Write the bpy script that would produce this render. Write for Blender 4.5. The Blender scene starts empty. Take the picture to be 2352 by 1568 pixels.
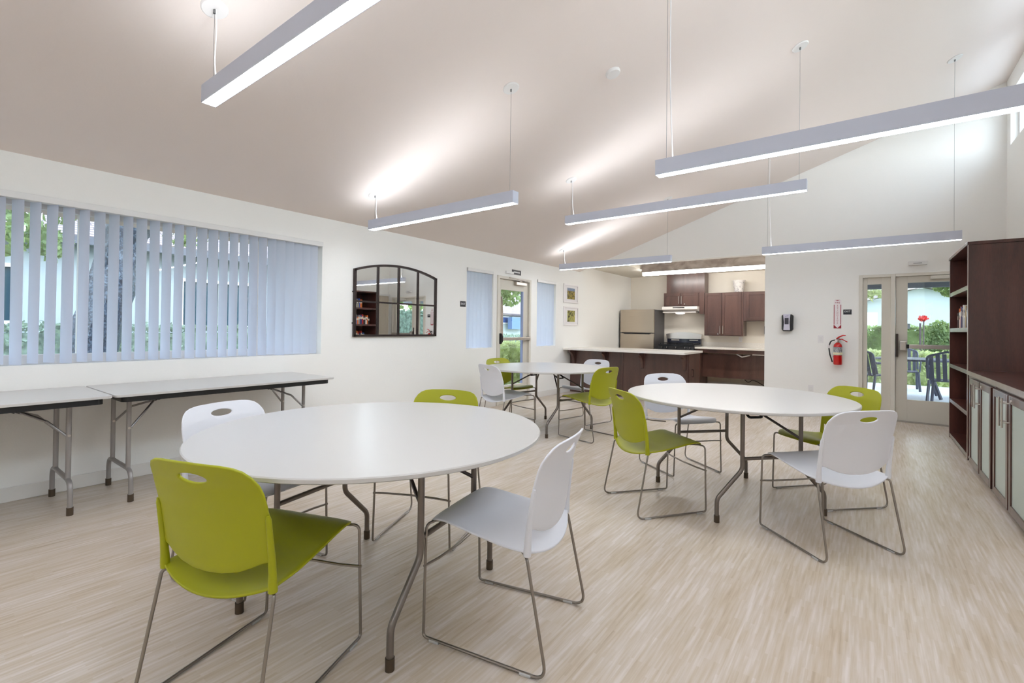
import bpy, bmesh, math, random
from math import sin, cos, pi, radians, sqrt, atan2
from mathutils import Vector, Matrix, Quaternion

random.seed(7)
SC = bpy.context.scene
COL = SC.collection

# ------------------------------------------------------------------ camera
def cam_matrix(yaw, pitch, roll):
    cy, sy, cp, sp = cos(yaw), sin(yaw), cos(pitch), sin(pitch)
    fwd = Vector((-sy * cp, cy * cp, sp))
    right = Vector((cy, sy, 0))
    down = fwd.cross(right)
    c, s = cos(roll), sin(roll)
    r2 = c * right + s * down
    d2 = -s * right + c * down
    m = Matrix((r2, -d2, -fwd)).transposed()
    return m.to_4x4()

cd = bpy.data.cameras.new('camera')
cd.sensor_width = 36.0
cd.lens = 1082.75 / 2352 * 36.0
cd.shift_y = -38.6 / 2352
cd.clip_end = 300
cam = bpy.data.objects.new('camera', cd)
COL.objects.link(cam)
cam.matrix_world = Matrix.Translation((0, 0, 1.23)) @ cam_matrix(radians(37.0083), radians(.45764), radians(-.68636))
SC.camera = cam

# ------------------------------------------------------------------ view, world, light levels
SC.view_settings.view_transform = 'Standard'
SC.view_settings.look = 'None'
SC.view_settings.gamma = 1
SC.view_settings.use_curve_mapping = False
SC.view_settings.exposure = 1.60
SC.cycles.use_denoising = True
SC.cycles.max_bounces = 10
SC.cycles.diffuse_bounces = 6
SC.cycles.glossy_bounces = 5
SC.cycles.transparent_max_bounces = 16
SC.cycles.sample_clamp_indirect = 8
SC.cycles.caustics_reflective = False
SC.cycles.caustics_refractive = False

SKY = 1.8           # overcast daylight outside
LAMP_DOWN = 10.0    # pendant lower lens
LAMP_UP = 6.0      # pendant upper lens
KITCHEN_LAMP = 10.0

w = bpy.data.worlds.new('sky')
SC.world = w
w.use_nodes = True
nt = w.node_tree
bg = nt.nodes['Background']
tc = nt.nodes.new('ShaderNodeTexCoord')
sx = nt.nodes.new('ShaderNodeSeparateXYZ')
rp = nt.nodes.new('ShaderNodeValToRGB')
nt.links.new(tc.outputs['Generated'], sx.inputs[0])
nt.links.new(sx.outputs['Z'], rp.inputs[0])
rp.color_ramp.elements[0].position = .0
rp.color_ramp.elements[0].color = (.88, .95, 1, 1)
rp.color_ramp.elements[1].position = .8
rp.color_ramp.elements[1].color = (.46, .56, .70, 1)
nt.links.new(rp.outputs[0], bg.inputs['Color'])
# thin cloud, brighter on the east side where the sun stands behind it
mr = nt.nodes.new('ShaderNodeMapRange')
mr.inputs['From Min'].default_value = 0.0; mr.inputs['From Max'].default_value = .9
mr.inputs['To Min'].default_value = SKY; mr.inputs['To Max'].default_value = SKY * 2.5
mr.interpolation_type = 'SMOOTHSTEP'
nt.links.new(sx.outputs['X'], mr.inputs['Value'])
nt.links.new(mr.outputs['Result'], bg.inputs['Strength'])

# ------------------------------------------------------------------ materials
MATS = {}
def srgb(r, g, b):
    f = lambda c: ((c / 255) / 12.92) if c / 255 <= .04045 else (((c / 255) + .055) / 1.055) ** 2.4
    return (f(r), f(g), f(b), 1)

def mat(name, col, rough=.5, metal=0.0, spec=.5, coat=0.0, emit=None, es=1.0, var=0.0, vscale=8.0, bump=0.0, bscale=120.0, aniso=None):
    if name in MATS: return MATS[name]
    m = bpy.data.materials.new(name)
    m.use_nodes = True
    n = m.node_tree.nodes; l = m.node_tree.links
    b = n['Principled BSDF']
    b.inputs['Roughness'].default_value = rough
    b.inputs['Metallic'].default_value = metal
    b.inputs['Specular IOR Level'].default_value = spec
    b.inputs['Coat Weight'].default_value = coat
    b.inputs['Coat Roughness'].default_value = .15
    b.inputs['Base Color'].default_value = col
    if emit:
        b.inputs['Emission Color'].default_value = emit
        b.inputs['Emission Strength'].default_value = es
    t = n.new('ShaderNodeTexCoord')
    mp = n.new('ShaderNodeMapping')
    l.new(t.outputs['Object'], mp.inputs[0])
    if aniso: mp.inputs['Scale'].default_value = aniso
    nz = n.new('ShaderNodeTexNoise')
    nz.inputs['Scale'].default_value = vscale
    nz.inputs['Detail'].default_value = 4
    l.new(mp.outputs[0], nz.inputs['Vector'])
    if var > 0:
        r = n.new('ShaderNodeValToRGB')
        r.color_ramp.elements[0].position = .3
        r.color_ramp.elements[1].position = .7
        r.color_ramp.elements[0].color = tuple(c * (1 - var) for c in col[:3]) + (1,)
        r.color_ramp.elements[1].color = tuple(min(1, c * (1 + var)) for c in col[:3]) + (1,)
        l.new(nz.outputs['Fac'], r.inputs[0])
        l.new(r.outputs[0], b.inputs['Base Color'])
    if bump > 0:
        n2 = n.new('ShaderNodeTexNoise'); n2.inputs['Scale'].default_value = bscale
        l.new(mp.outputs[0], n2.inputs['Vector'])
        bp = n.new('ShaderNodeBump'); bp.inputs['Strength'].default_value = bump; bp.inputs['Distance'].default_value = .004
        l.new(n2.outputs['Fac'], bp.inputs['Height'])
        l.new(bp.outputs[0], b.inputs['Normal'])
    MATS[name] = m
    return m

WALL = mat('wall_paint', srgb(244, 243, 240), .85, spec=.2, bump=.15, bscale=60)
CEIL = mat('ceiling_paint', srgb(234, 224, 218), .9, spec=.15, bump=.1, bscale=60)
KWALL = mat('kitchen_paint', srgb(232, 225, 214), .85, spec=.2)
TRIM = mat('trim_paint', srgb(222, 217, 207), .5, spec=.4)
DOORP = mat('door_paint', srgb(214, 208, 196), .45, spec=.4)
BASEB = mat('baseboard_vinyl', srgb(232, 229, 225), .5)
WINF = mat('window_vinyl', srgb(228, 226, 226), .4)
LAM = mat('white_laminate', srgb(202, 199, 196), .28, spec=.45)
QUARTZ = mat('white_quartz', srgb(236, 232, 226), .25, var=.03, vscale=40)
BLACKP = mat('black_plastic', (.012, .012, .014, 1), .35)
SKIRT = mat('black_edge_band', (.008, .008, .009, 1), .4)
STEELG = mat('grey_steel_tube', srgb(124, 116, 110), .32, metal=.7, spec=.5)
STEELL = mat('light_steel_tube', srgb(156, 152, 150), .35, metal=.4)
CHROME = mat('brushed_nickel', srgb(200, 192, 184), .3, metal=.6)
FRAMEM = mat('chair_steel', srgb(150, 143, 136), .28, metal=.9)
RUBBER = mat('brown_rubber', srgb(74, 60, 45), .6)
GREEN = mat('green_shell', srgb(160, 162, 14), .42, spec=.4, bump=.05, bscale=500)
WHITEP = mat('white_shell', srgb(224, 225, 232), .38, spec=.4, bump=.05, bscale=500)
CLEARP = mat('clear_glide', srgb(190, 190, 190), .2, spec=.6)
LIGHTH = mat('fixture_housing', srgb(205, 210, 226), .4, spec=.4)
CANW = mat('canopy_white', srgb(230, 228, 226), .4)
CORD = mat('white_cord', srgb(235, 235, 235), .4)
WIRE = mat('steel_wire', srgb(130, 130, 130), .3, metal=.9)
WHITEM = mat('white_plastic', srgb(228, 227, 226), .4)
OUTW = mat('plate_white', srgb(234, 232, 232), .4)
STAIN = mat('stainless_steel', srgb(196, 184, 168), .26, metal=.9, var=.05, vscale=3, aniso=(1, 1, 60))
STAINB = mat('stainless_bright', srgb(225, 220, 216), .2, metal=1)
FRIDGES = mat('dark_grey_side', srgb(78, 76, 78), .4)
ENAMEL = mat('black_enamel', (.01, .011, .014, 1), .18)
DARKGLASS = mat('dark_glass', (.012, .014, .03, 1), .1)
RED = mat('red_enamel', srgb(200, 8, 12), .25, coat=.4)
REDSIGN = mat('sign_red', srgb(158, 12, 36), .5)
SIGNW = mat('sign_white', srgb(240, 232, 234), .4)
SIGNB = mat('sign_black', srgb(32, 30, 38), .4)
LAVEN = mat('dispenser_shell', srgb(214, 210, 226), .3)
NAVY = mat('navy_plastic', srgb(24, 22, 66), .4)
MIRROR = mat('mirror_glass', (.93, .95, .95, 1), .015, metal=1)
MFRAME = mat('mirror_bronze_frame', srgb(62, 52, 50), .35, metal=.6, var=.2, vscale=14)
CONC = mat('patio_concrete', srgb(198, 200, 206), .8, var=.06, vscale=2)
LAWN = mat('lawn_grass', srgb(178, 184, 152), .9, var=.15, vscale=9)
SOIL = mat('mulch_soil', srgb(112, 88, 72), .95, var=.3, vscale=12)
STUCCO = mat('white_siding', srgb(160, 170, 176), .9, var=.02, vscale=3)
FASCIA = mat('grey_fascia', srgb(86, 88, 98), .6)
TEAL = mat('teal_window_glass', srgb(34, 66, 80), .15, spec=.6)
PLASTB = mat('slate_resin', srgb(62, 64, 80), .5)
METALW = mat('white_metal', srgb(235, 235, 235), .4)

def wood_mat(name, c1, c2, rough=.32, sc=(2, 2, .25), coat=.5):
    m = bpy.data.materials.new(name); m.use_nodes = True
    n = m.node_tree.nodes; l = m.node_tree.links
    b = n['Principled BSDF']; b.inputs['Roughness'].default_value = rough
    b.inputs['Coat Weight'].default_value = coat; b.inputs['Coat Roughness'].default_value = .2
    t = n.new('ShaderNodeTexCoord'); mp = n.new('ShaderNodeMapping'); mp.inputs['Scale'].default_value = sc
    l.new(t.outputs['Object'], mp.inputs[0])
    a = n.new('ShaderNodeTexNoise'); a.inputs['Scale'].default_value = 3; a.inputs['Detail'].default_value = 6; a.inputs['Distortion'].default_value = .6
    l.new(mp.outputs[0], a.inputs['Vector'])
    mp2 = n.new('ShaderNodeMapping'); mp2.inputs['Scale'].default_value = tuple(v * 26 for v in sc)
    l.new(t.outputs['Object'], mp2.inputs[0])
    a2 = n.new('ShaderNodeTexNoise'); a2.inputs['Scale'].default_value = 3; a2.inputs['Detail'].default_value = 3
    l.new(mp2.outputs[0], a2.inputs['Vector'])
    mx = n.new('ShaderNodeMath'); mx.operation = 'MULTIPLY_ADD'; mx.inputs[1].default_value = .35
    l.new(a2.outputs['Fac'], mx.inputs[0]); l.new(a.outputs['Fac'], mx.inputs[2])
    r = n.new('ShaderNodeValToRGB'); r.color_ramp.elements[0].position = .45; r.color_ramp.elements[1].position = .9
    r.color_ramp.elements[0].color = c1; r.color_ramp.elements[1].color = c2
    l.new(mx.outputs[0], r.inputs[0]); l.new(r.outputs[0], b.inputs['Base Color'])
    return m
WOOD = wood_mat('espresso_wood', srgb(54, 27, 22), srgb(88, 48, 40))
KWOOD = wood_mat('cabinet_wood', srgb(68, 46, 41), srgb(100, 70, 61))
SHEENW = wood_mat('sheen_edge_wood', srgb(120, 100, 92), srgb(150, 128, 118), rough=.3)  # same dark wood, lightened to paint in the gloss reflection on front edges

def floor_mat():
    m = bpy.data.materials.new('vinyl_floor'); m.use_nodes = True
    n = m.node_tree.nodes; l = m.node_tree.links
    b = n['Principled BSDF']; b.inputs['Roughness'].default_value = .33; b.inputs['Specular IOR Level'].default_value = .45
    t = n.new('ShaderNodeTexCoord')
    sep = n.new('ShaderNodeSeparateXYZ'); l.new(t.outputs['Object'], sep.inputs[0])
    cmb = n.new('ShaderNodeCombineXYZ')
    l.new(sep.outputs['Y'], cmb.inputs['X']); l.new(sep.outputs['X'], cmb.inputs['Y'])
    br = n.new('ShaderNodeTexBrick')
    br.inputs['Scale'].default_value = 1
    br.inputs['Brick Width'].default_value = .17; br.inputs['Row Height'].default_value = .011
    br.inputs['Mortar Size'].default_value = 0; br.offset = .37; br.offset_frequency = 3
    br.inputs['Color1'].default_value = (0, 0, 0, 1); br.inputs['Color2'].default_value = (1, 1, 1, 1)
    l.new(cmb.outputs[0], br.inputs['Vector'])
    mp = n.new('ShaderNodeMapping'); mp.inputs['Scale'].default_value = (4, 70, 1); l.new(cmb.outputs[0], mp.inputs[0])
    nz = n.new('ShaderNodeTexNoise'); nz.inputs['Scale'].default_value = 1; nz.inputs['Detail'].default_value = 5
    l.new(mp.outputs[0], nz.inputs['Vector'])
    mp3 = n.new('ShaderNodeMapping'); mp3.inputs['Scale'].default_value = (1.6, 9, 1); l.new(cmb.outputs[0], mp3.inputs[0])
    nz3 = n.new('ShaderNodeTexNoise'); nz3.inputs['Scale'].default_value = 1; nz3.inputs['Detail'].default_value = 2
    l.new(mp3.outputs[0], nz3.inputs['Vector'])
    m1 = n.new('ShaderNodeMath'); m1.operation = 'MULTIPLY'; m1.inputs[1].default_value = .15
    l.new(br.outputs['Color'], m1.inputs[0])
    m2 = n.new('ShaderNodeMath'); m2.operation = 'MULTIPLY_ADD'; m2.inputs[1].default_value = .7
    l.new(nz.outputs['Fac'], m2.inputs[0]); l.new(m1.outputs[0], m2.inputs[2])
    m3 = n.new('ShaderNodeMath'); m3.operation = 'MULTIPLY_ADD'; m3.inputs[1].default_value = .5
    l.new(nz3.outputs['Fac'], m3.inputs[0]); l.new(m2.outputs[0], m3.inputs[2])
    r = n.new('ShaderNodeValToRGB')
    e = r.color_ramp.elements
    e[0].position = .34; e[0].color = srgb(172, 152, 128)
    e[1].position = 1.08 if False else .92; e[1].color = srgb(222, 212, 206)
    k = e.new(.58); k.color = srgb(198, 182, 162)
    k = e.new(.72); k.color = srgb(206, 193, 180)
    l.new(m3.outputs[0], r.inputs[0]); l.new(r.outputs[0], b.inputs['Base Color'])
    return m
FLOORM = floor_mat()

def glass_mat():
    m = bpy.data.materials.new('window_glass'); m.use_nodes = True
    n = m.node_tree.nodes; l = m.node_tree.links
    n.remove(n['Principled BSDF'])
    t = n.new('ShaderNodeBsdfTransparent'); t.inputs[0].default_value = (.95, .98, .98, 1)
    g = n.new('ShaderNodeBsdfGlossy'); g.inputs['Roughness'].default_value = .02
    mx = n.new('ShaderNodeMixShader'); mx.inputs[0].default_value = .06
    l.new(t.outputs[0], mx.inputs[1]); l.new(g.outputs[0], mx.inputs[2])
    l.new(mx.outputs[0], n['Material Output'].inputs[0])
    return m
GLASS = glass_mat()

def translucent_mat(name, col, tcol, fac=.4, var=0, vscale=2.0):
    m = bpy.data.materials.new(name); m.use_nodes = True
    n = m.node_tree.nodes; l = m.node_tree.links
    n.remove(n['Principled BSDF'])
    d = n.new('ShaderNodeBsdfDiffuse'); d.inputs[0].default_value = col
    t = n.new('ShaderNodeBsdfTranslucent'); t.inputs[0].default_value = tcol
    mx = n.new('ShaderNodeMixShader'); mx.inputs[0].default_value = fac
    l.new(d.outputs[0], mx.inputs[1]); l.new(t.outputs[0], mx.inputs[2])
    l.new(mx.outputs[0], n['Material Output'].inputs[0])
    if var:
        tx = n.new('ShaderNodeTexCoord'); nz = n.new('ShaderNodeTexNoise'); nz.inputs['Scale'].default_value = vscale; nz.inputs['Detail'].default_value = 6
        l.new(tx.outputs['Object'], nz.inputs['Vector'])
        for node, c in ((d, col), (t, tcol)):
            r = n.new('ShaderNodeValToRGB'); r.color_ramp.elements[0].position = .35; r.color_ramp.elements[1].position = .65
            r.color_ramp.elements[0].color = tuple(v * (1 - var) for v in c[:3]) + (1,)
            r.color_ramp.elements[1].color = tuple(min(1, v * (1 + var)) for v in c[:3]) + (1,)
            l.new(nz.outputs['Fac'], r.inputs[0]); l.new(r.outputs[0], node.inputs[0])
    return m
SLAT = translucent_mat('vinyl_slat', (.70, .73, .82, 1), (.72, .78, .92, 1), .45)
LEAFA = translucent_mat('leaf_green', srgb(134, 152, 118), srgb(170, 186, 120), .4, .3, 3)
LEAFB = translucent_mat('leaf_lime', srgb(176, 186, 142), srgb(205, 210, 145), .4, .3, 3)
LEAFC = translucent_mat('hedge_leaf', srgb(136, 152, 142), srgb(158, 174, 140), .3, .45, 9)

def emit_mat(name, col, s):
    m = bpy.data.materials.new(name); m.use_nodes = True
    n = m.node_tree.nodes; l = m.node_tree.links
    n.remove(n['Principled BSDF'])
    e = n.new('ShaderNodeEmission'); e.inputs[0].default_value = col; e.inputs[1].default_value = s
    l.new(e.outputs[0], n['Material Output'].inputs[0])
    return m
EDOWN = emit_mat('lit_lower_lens', (.90, .965, 1.03, 1), LAMP_DOWN)
EUP = emit_mat('lit_upper_lens', (.92, .96, 1.0, 1), LAMP_UP)
EKIT = emit_mat('lit_kitchen_lens', (.97, .96, .93, 1), KITCHEN_LAMP)
EHOOD = emit_mat('lit_hood_lens', (1, .95, .88, 1), 3.0)

def ramp_pic(name, stops, scale, seedv):
    m = bpy.data.materials.new(name); m.use_nodes = True
    n = m.node_tree.nodes; l = m.node_tree.links
    b = n['Principled BSDF']; b.inputs['Roughness'].default_value = .3
    t = n.new('ShaderNodeTexCoord'); mp = n.new('ShaderNodeMapping'); mp.inputs['Location'].default_value = (seedv, seedv, seedv)
    l.new(t.outputs['Object'], mp.inputs[0])
    nz = n.new('ShaderNodeTexNoise'); nz.inputs['Scale'].default_value = scale; nz.inputs['Detail'].default_value = 4; nz.inputs['Distortion'].default_value = 1.5
    l.new(mp.outputs[0], nz.inputs['Vector'])
    r = n.new('ShaderNodeValToRGB'); e = r.color_ramp.elements
    e[0].position = stops[0][0]; e[0].color = stops[0][1]
    e[1].position = stops[-1][0]; e[1].color = stops[-1][1]
    for p, c in stops[1:-1]:
        k = e.new(p); k.color = c
    l.new(nz.outputs['Fac'], r.inputs[0]); l.new(r.outputs[0], b.inputs['Base Color'])
    return m
PICA = ramp_pic('print_flowers', [(.3, srgb(34, 26, 40)), (.45, srgb(84, 80, 20)), (.52, srgb(176, 150, 60)), (.6, srgb(110, 110, 40)), (.75, srgb(215, 190, 110))], 14, 1)
PICB = ramp_pic('print_garden', [(.3, srgb(50, 42, 36)), (.42, srgb(110, 112, 60)), (.5, srgb(190, 178, 100)), (.6, srgb(140, 150, 80)), (.75, srgb(225, 222, 170))], 14, 4)
PICSKY = mat('print_sky', srgb(112, 130, 160), .3, var=.3, vscale=30)
BARK = ramp_pic('bark', [(.35, srgb(12, 16, 28)), (.48, srgb(34, 44, 64)), (.6, srgb(84, 96, 114)), (.7, srgb(110, 120, 132))], 26, 2)
BARKB = mat('tree_bark', srgb(92, 74, 62), .9, var=.3, vscale=12)
MARBLED = ramp_pic('marbled_panel', [(.3, srgb(150, 138, 134)), (.5, srgb(178, 168, 164)), (.7, srgb(205, 198, 195))], 3.5, 3)
BUCKETM = ramp_pic('patterned_ceramic', [(.3, srgb(120, 116, 124)), (.42, srgb(214, 210, 208)), (.7, srgb(232, 228, 224))], 16, 5)
LABELM = ramp_pic('printed_label', [(.35, srgb(60, 60, 66)), (.5, srgb(160, 160, 165)), (.65, srgb(200, 200, 205))], 60, 6)

def shingle_mat():
    m = bpy.data.materials.new('pale_shingles'); m.use_nodes = True
    n = m.node_tree.nodes; l = m.node_tree.links
    b = n['Principled BSDF']; b.inputs['Roughness'].default_value = .9
    t = n.new('ShaderNodeTexCoord'); s = n.new('ShaderNodeSeparateXYZ'); l.new(t.outputs['Object'], s.inputs[0])
    c = n.new('ShaderNodeCombineXYZ'); l.new(s.outputs['Y'], c.inputs['X']); l.new(s.outputs['Z'], c.inputs['Y'])
    br = n.new('ShaderNodeTexBrick'); br.inputs['Scale'].default_value = 1
    br.inputs['Brick Width'].default_value = .35; br.inputs['Row Height'].default_value = .055; br.inputs['Mortar Size'].default_value = .006
    br.inputs['Color1'].default_value = srgb(136, 124, 128); br.inputs['Color2'].default_value = srgb(152, 140, 144); br.inputs['Mortar'].default_value = srgb(76, 66, 72)
    l.new(c.outputs[0], br.inputs['Vector']); l.new(br.outputs['Color'], b.inputs['Base Color'])
    return m
SHING = shingle_mat()

# ------------------------------------------------------------------ mesh helpers
WORLD_ORG = {}
class MB:
    def __init__(s): s.v = []; s.f = []
    def add(s, vs, fs):
        o = len(s.v); s.v += [Vector(p) for p in vs]; s.f += [tuple(i + o for i in f) for f in fs]; return s
    def box(s, x0, x1, y0, y1, z0, z1):
        v = [(x0, y0, z0), (x1, y0, z0), (x1, y1, z0), (x0, y1, z0), (x0, y0, z1), (x1, y0, z1), (x1, y1, z1), (x0, y1, z1)]
        return s.add(v, [(0, 3, 2, 1), (4, 5, 6, 7), (0, 1, 5, 4), (1, 2, 6, 5), (2, 3, 7, 6), (3, 0, 4, 7)])
    def prism(s, poly, axis, a, b):
        # poly: 2D points in the plane normal to axis ('x': (y,z); 'y': (x,z); 'z': (x,y))
        n = len(poly)
        def P(p, t): return {'x': (t, p[0], p[1]), 'y': (p[0], t, p[1]), 'z': (p[0], p[1], t)}[axis]
        v = [P(p, a) for p in poly] + [P(p, b) for p in poly]
        f = [tuple(range(n))[::-1], tuple(range(n, 2 * n))] + [(i, (i + 1) % n, n + (i + 1) % n, n + i) for i in range(n)]
        return s.add(v, f)
    def cyl(s, c, r, h, axis='z', n=24, r2=None):
        r2 = r if r2 is None else r2
        v = []
        for rr, t in ((r, 0), (r2, h)):
            for i in range(n):
                a = 2 * pi * i / n
                p = {'z': (rr * cos(a), rr * sin(a), t), 'x': (t, rr * cos(a), rr * sin(a)), 'y': (rr * cos(a), t, rr * sin(a))}[axis]
                v.append((c[0] + p[0], c[1] + p[1], c[2] + p[2]))
        return s.add(v, [tuple(range(n))[::-1], tuple(range(n, 2 * n))] + [(i, (i + 1) % n, n + (i + 1) % n, n + i) for i in range(n)])
    def lathe(s, prof, c, n=24):
        v = []
        for r, z in prof:
            for i in range(n):
                a = 2 * pi * i / n; v.append((c[0] + r * cos(a), c[1] + r * sin(a), c[2] + z))
        f = []
        for k in range(len(prof) - 1):
            for i in range(n):
                f.append((k * n + i, k * n + (i + 1) % n, (k + 1) * n + (i + 1) % n, (k + 1) * n + i))
        f.append(tuple(range(n))[::-1]); f.append(tuple((len(prof) - 1) * n + i for i in range(n)))
        return s.add(v, f)
    def tube(s, pts, r, n=10, ry=None):
        pts = [Vector(p) for p in pts]
        rs = r if isinstance(r, (list, tuple)) else [r] * len(pts)
        up = None; v = []
        for i, p in enumerate(pts):
            a = pts[max(0, i - 1)]; b = pts[min(len(pts) - 1, i + 1)]
            t = (b - a).normalized()
            if up is None:
                up = Vector((0, 0, 1)) if abs(t.z) < .9 else Vector((1, 0, 0))
            sd = t.cross(up).normalized(); up = sd.cross(t).normalized()
            for k in range(n):
                an = 2 * pi * k / n
                v.append(p + sd * (rs[i] * cos(an)) + up * ((ry or rs[i]) * sin(an)))
        m = len(pts)
        f = [tuple(range(n))[::-1], tuple((m - 1) * n + k for k in range(n))]
        for i in range(m - 1):
            for k in range(n):
                f.append((i * n + k, i * n + (k + 1) % n, (i + 1) * n + (k + 1) % n, (i + 1) * n + k))
        return s.add(v, f)
    def build(s, name, m, parent=None, local=False, smooth=False, bevel=0, loc=None):
        me = bpy.data.meshes.new(name)
        off = Vector((0, 0, 0))
        if parent is not None:
            if not local: off = WORLD_ORG.get(parent.name, Vector((0, 0, 0)))
        else:
            if loc is not None: off = Vector(loc)
            else:
                xs = [p.x for p in s.v]; ys = [p.y for p in s.v]; zs = [p.z for p in s.v]
                off = Vector(((min(xs) + max(xs)) / 2, (min(ys) + max(ys)) / 2, min(zs)))
        me.from_pydata([tuple(p - off) for p in s.v], [], s.f)
        me.materials.append(m)
        me.update()
        bm = bmesh.new(); bm.from_mesh(me); bmesh.ops.recalc_face_normals(bm, faces=bm.faces); bm.to_mesh(me); bm.free()
        if smooth:
            for p in me.polygons: p.use_smooth = True
            me.set_sharp_from_angle(angle=radians(40))
        o = bpy.data.objects.new(name, me)
        COL.objects.link(o)
        if parent is not None:
            o.parent = parent; WORLD_ORG[o.name] = WORLD_ORG.get(parent.name, Vector((0, 0, 0)))
        else:
            o.location = off; WORLD_ORG[o.name] = off
        if bevel:
            b = o.modifiers.new('edge', 'BEVEL'); b.width = bevel; b.segments = 2; b.limit_method = 'ANGLE'; b.angle_limit = radians(50)
        return o

def fillet(pts, rad, seg=6):
    pts = [Vector(p) for p in pts]
    rads = rad if isinstance(rad, (list, tuple)) else [rad] * len(pts)
    out = [pts[0]]
    for i in range(1, len(pts) - 1):
        a, b, c = pts[i - 1], pts[i], pts[i + 1]
        u = (a - b); v = (c - b); lu, lv = u.length, v.length
        u.normalize(); v.normalize()
        ang = u.angle(v)
        if ang > pi - .02 or rads[i] <= 0: out.append(b); continue
        d = min(rads[i] / math.tan(ang / 2), lu * .49, lv * .49)
        p0 = b + u * d; p1 = b + v * d
        for k in range(seg + 1):
            t = k / seg
            out.append((1 - t) ** 2 * p0 + 2 * t * (1 - t) * b + t * t * p1)
    out.append(pts[-1])
    return out

def empty(name, loc, rz=0):
    o = bpy.data.objects.new(name, None); COL.objects.link(o)
    o.location = loc; o.rotation_euler = (0, 0, rz); o.empty_display_size = .1
    WORLD_ORG[o.name] = Vector(loc)
    return o

def tag(o, label=None, cat=None, group=None, kind=None):
    if label: o['label'] = label
    if cat: o['category'] = cat
    if group: o['group'] = group
    if kind: o['kind'] = kind
    return o

def struct(o, label=None):
    o['kind'] = 'structure'
    if label: o['label'] = label
    return o

def children(o): return [c for c in COL.objects if c.parent == o]
def copy_tree(o, parent=None):
    c = o.copy(); COL.objects.link(c)
    if parent is not None: c.parent = parent
    for ch in children(o): copy_tree(ch, c)
    return c

def grid_wall(plane, a0, a1, us, vs, holes):
    """Solid wall of thickness a0..a1 along its normal axis ('x' or 'y'), with rectangular holes (u0,u1,v0,v1)."""
    U = sorted(set(us + [h[0] for h in holes] + [h[1] for h in holes])); V = sorted(set(vs + [h[2] for h in holes] + [h[3] for h in holes]))
    solid = {}
    for i in range(len(U) - 1):
        for j in range(len(V) - 1):
            cu, cv = (U[i] + U[i + 1]) / 2, (V[j] + V[j + 1]) / 2
            solid[i, j] = not any(h[0] < cu < h[1] and h[2] < cv < h[3] for h in holes)
    mb = MB()
    P = (lambda a, u, v: (a, u, v)) if plane == 'x' else (lambda a, u, v: (u, a, v))
    for (i, j), s in solid.items():
        if not s: continue
        u0, u1, v0, v1 = U[i], U[i + 1], V[j], V[j + 1]
        for a in (a0, a1): mb.add([P(a, u0, v0), P(a, u1, v0), P(a, u1, v1), P(a, u0, v1)], [(0, 1, 2, 3)])
        if not solid.get((i - 1, j)): mb.add([P(a0, u0, v0), P(a1, u0, v0), P(a1, u0, v1), P(a0, u0, v1)], [(0, 1, 2, 3)])
        if not solid.get((i + 1, j)): mb.add([P(a0, u1, v0), P(a1, u1, v0), P(a1, u1, v1), P(a0, u1, v1)], [(0, 1, 2, 3)])
        if not solid.get((i, j - 1)): mb.add([P(a0, u0, v0), P(a1, u0, v0), P(a1, u1, v0), P(a0, u1, v0)], [(0, 1, 2, 3)])
        if not solid.get((i, j + 1)): mb.add([P(a0, u0, v1), P(a1, u0, v1), P(a1, u1, v1), P(a0, u1, v1)], [(0, 1, 2, 3)])
    # weld
    key = {}; nv = []; mp = []
    for p in mb.v:
        k = (round(p.x, 4), round(p.y, 4), round(p.z, 4))
        if k not in key: key[k] = len(nv); nv.append(p)
        mp.append(key[k])
    mb.v = nv; mb.f = [tuple(mp[i] for i in f) for f in mb.f]
    return mb

def text(name, body, size, m, loc, rot, parent=None, align='CENTER', extrude=.0006, sx=1.0):
    cu = bpy.data.curves.new(name, 'FONT'); cu.body = body; cu.size = size; cu.align_x = align; cu.align_y = 'CENTER'
    cu.extrude = extrude; cu.materials.append(m)
    o = bpy.data.objects.new(name, cu); COL.objects.link(o)
    o.location = Vector(loc) - (WORLD_ORG.get(parent.name) if parent is not None else Vector((0, 0, 0)))
    o.rotation_euler = rot; o.scale = (sx, 1, 1)
    if parent is not None: o.parent = parent
    bpy.context.view_layer.update()
    me = bpy.data.meshes.new_from_object(o.evaluated_get(bpy.context.evaluated_depsgraph_get()))
    q = bpy.data.objects.new(name, me); COL.objects.link(q)
    q.location = o.location; q.rotation_euler = rot; q.parent = parent
    bpy.data.objects.remove(o)
    return q
ROT_LEFT = (pi / 2, 0, pi / 2)      # reads from inside the room on the left wall
ROT_BACK = (pi / 2, 0, 0)           # reads from inside the room on the back wall

# ------------------------------------------------------------------ room shell
XL, XR, YB, YF = -4.70, 1.40, 8.51, -4.0
K = 1 / 3
def cz(x): return 2.40 + K * (x - XL)
W1 = (-.75, 2.82, .93, 2.13); W2 = (5.12, 5.735, .925, 2.12); D1 = (5.83, 6.76, 0, 2.075); W3 = (6.965, 7.60, .915, 2.11)
D2 = (-.10, 1.26, 0, 2.06)

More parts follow.
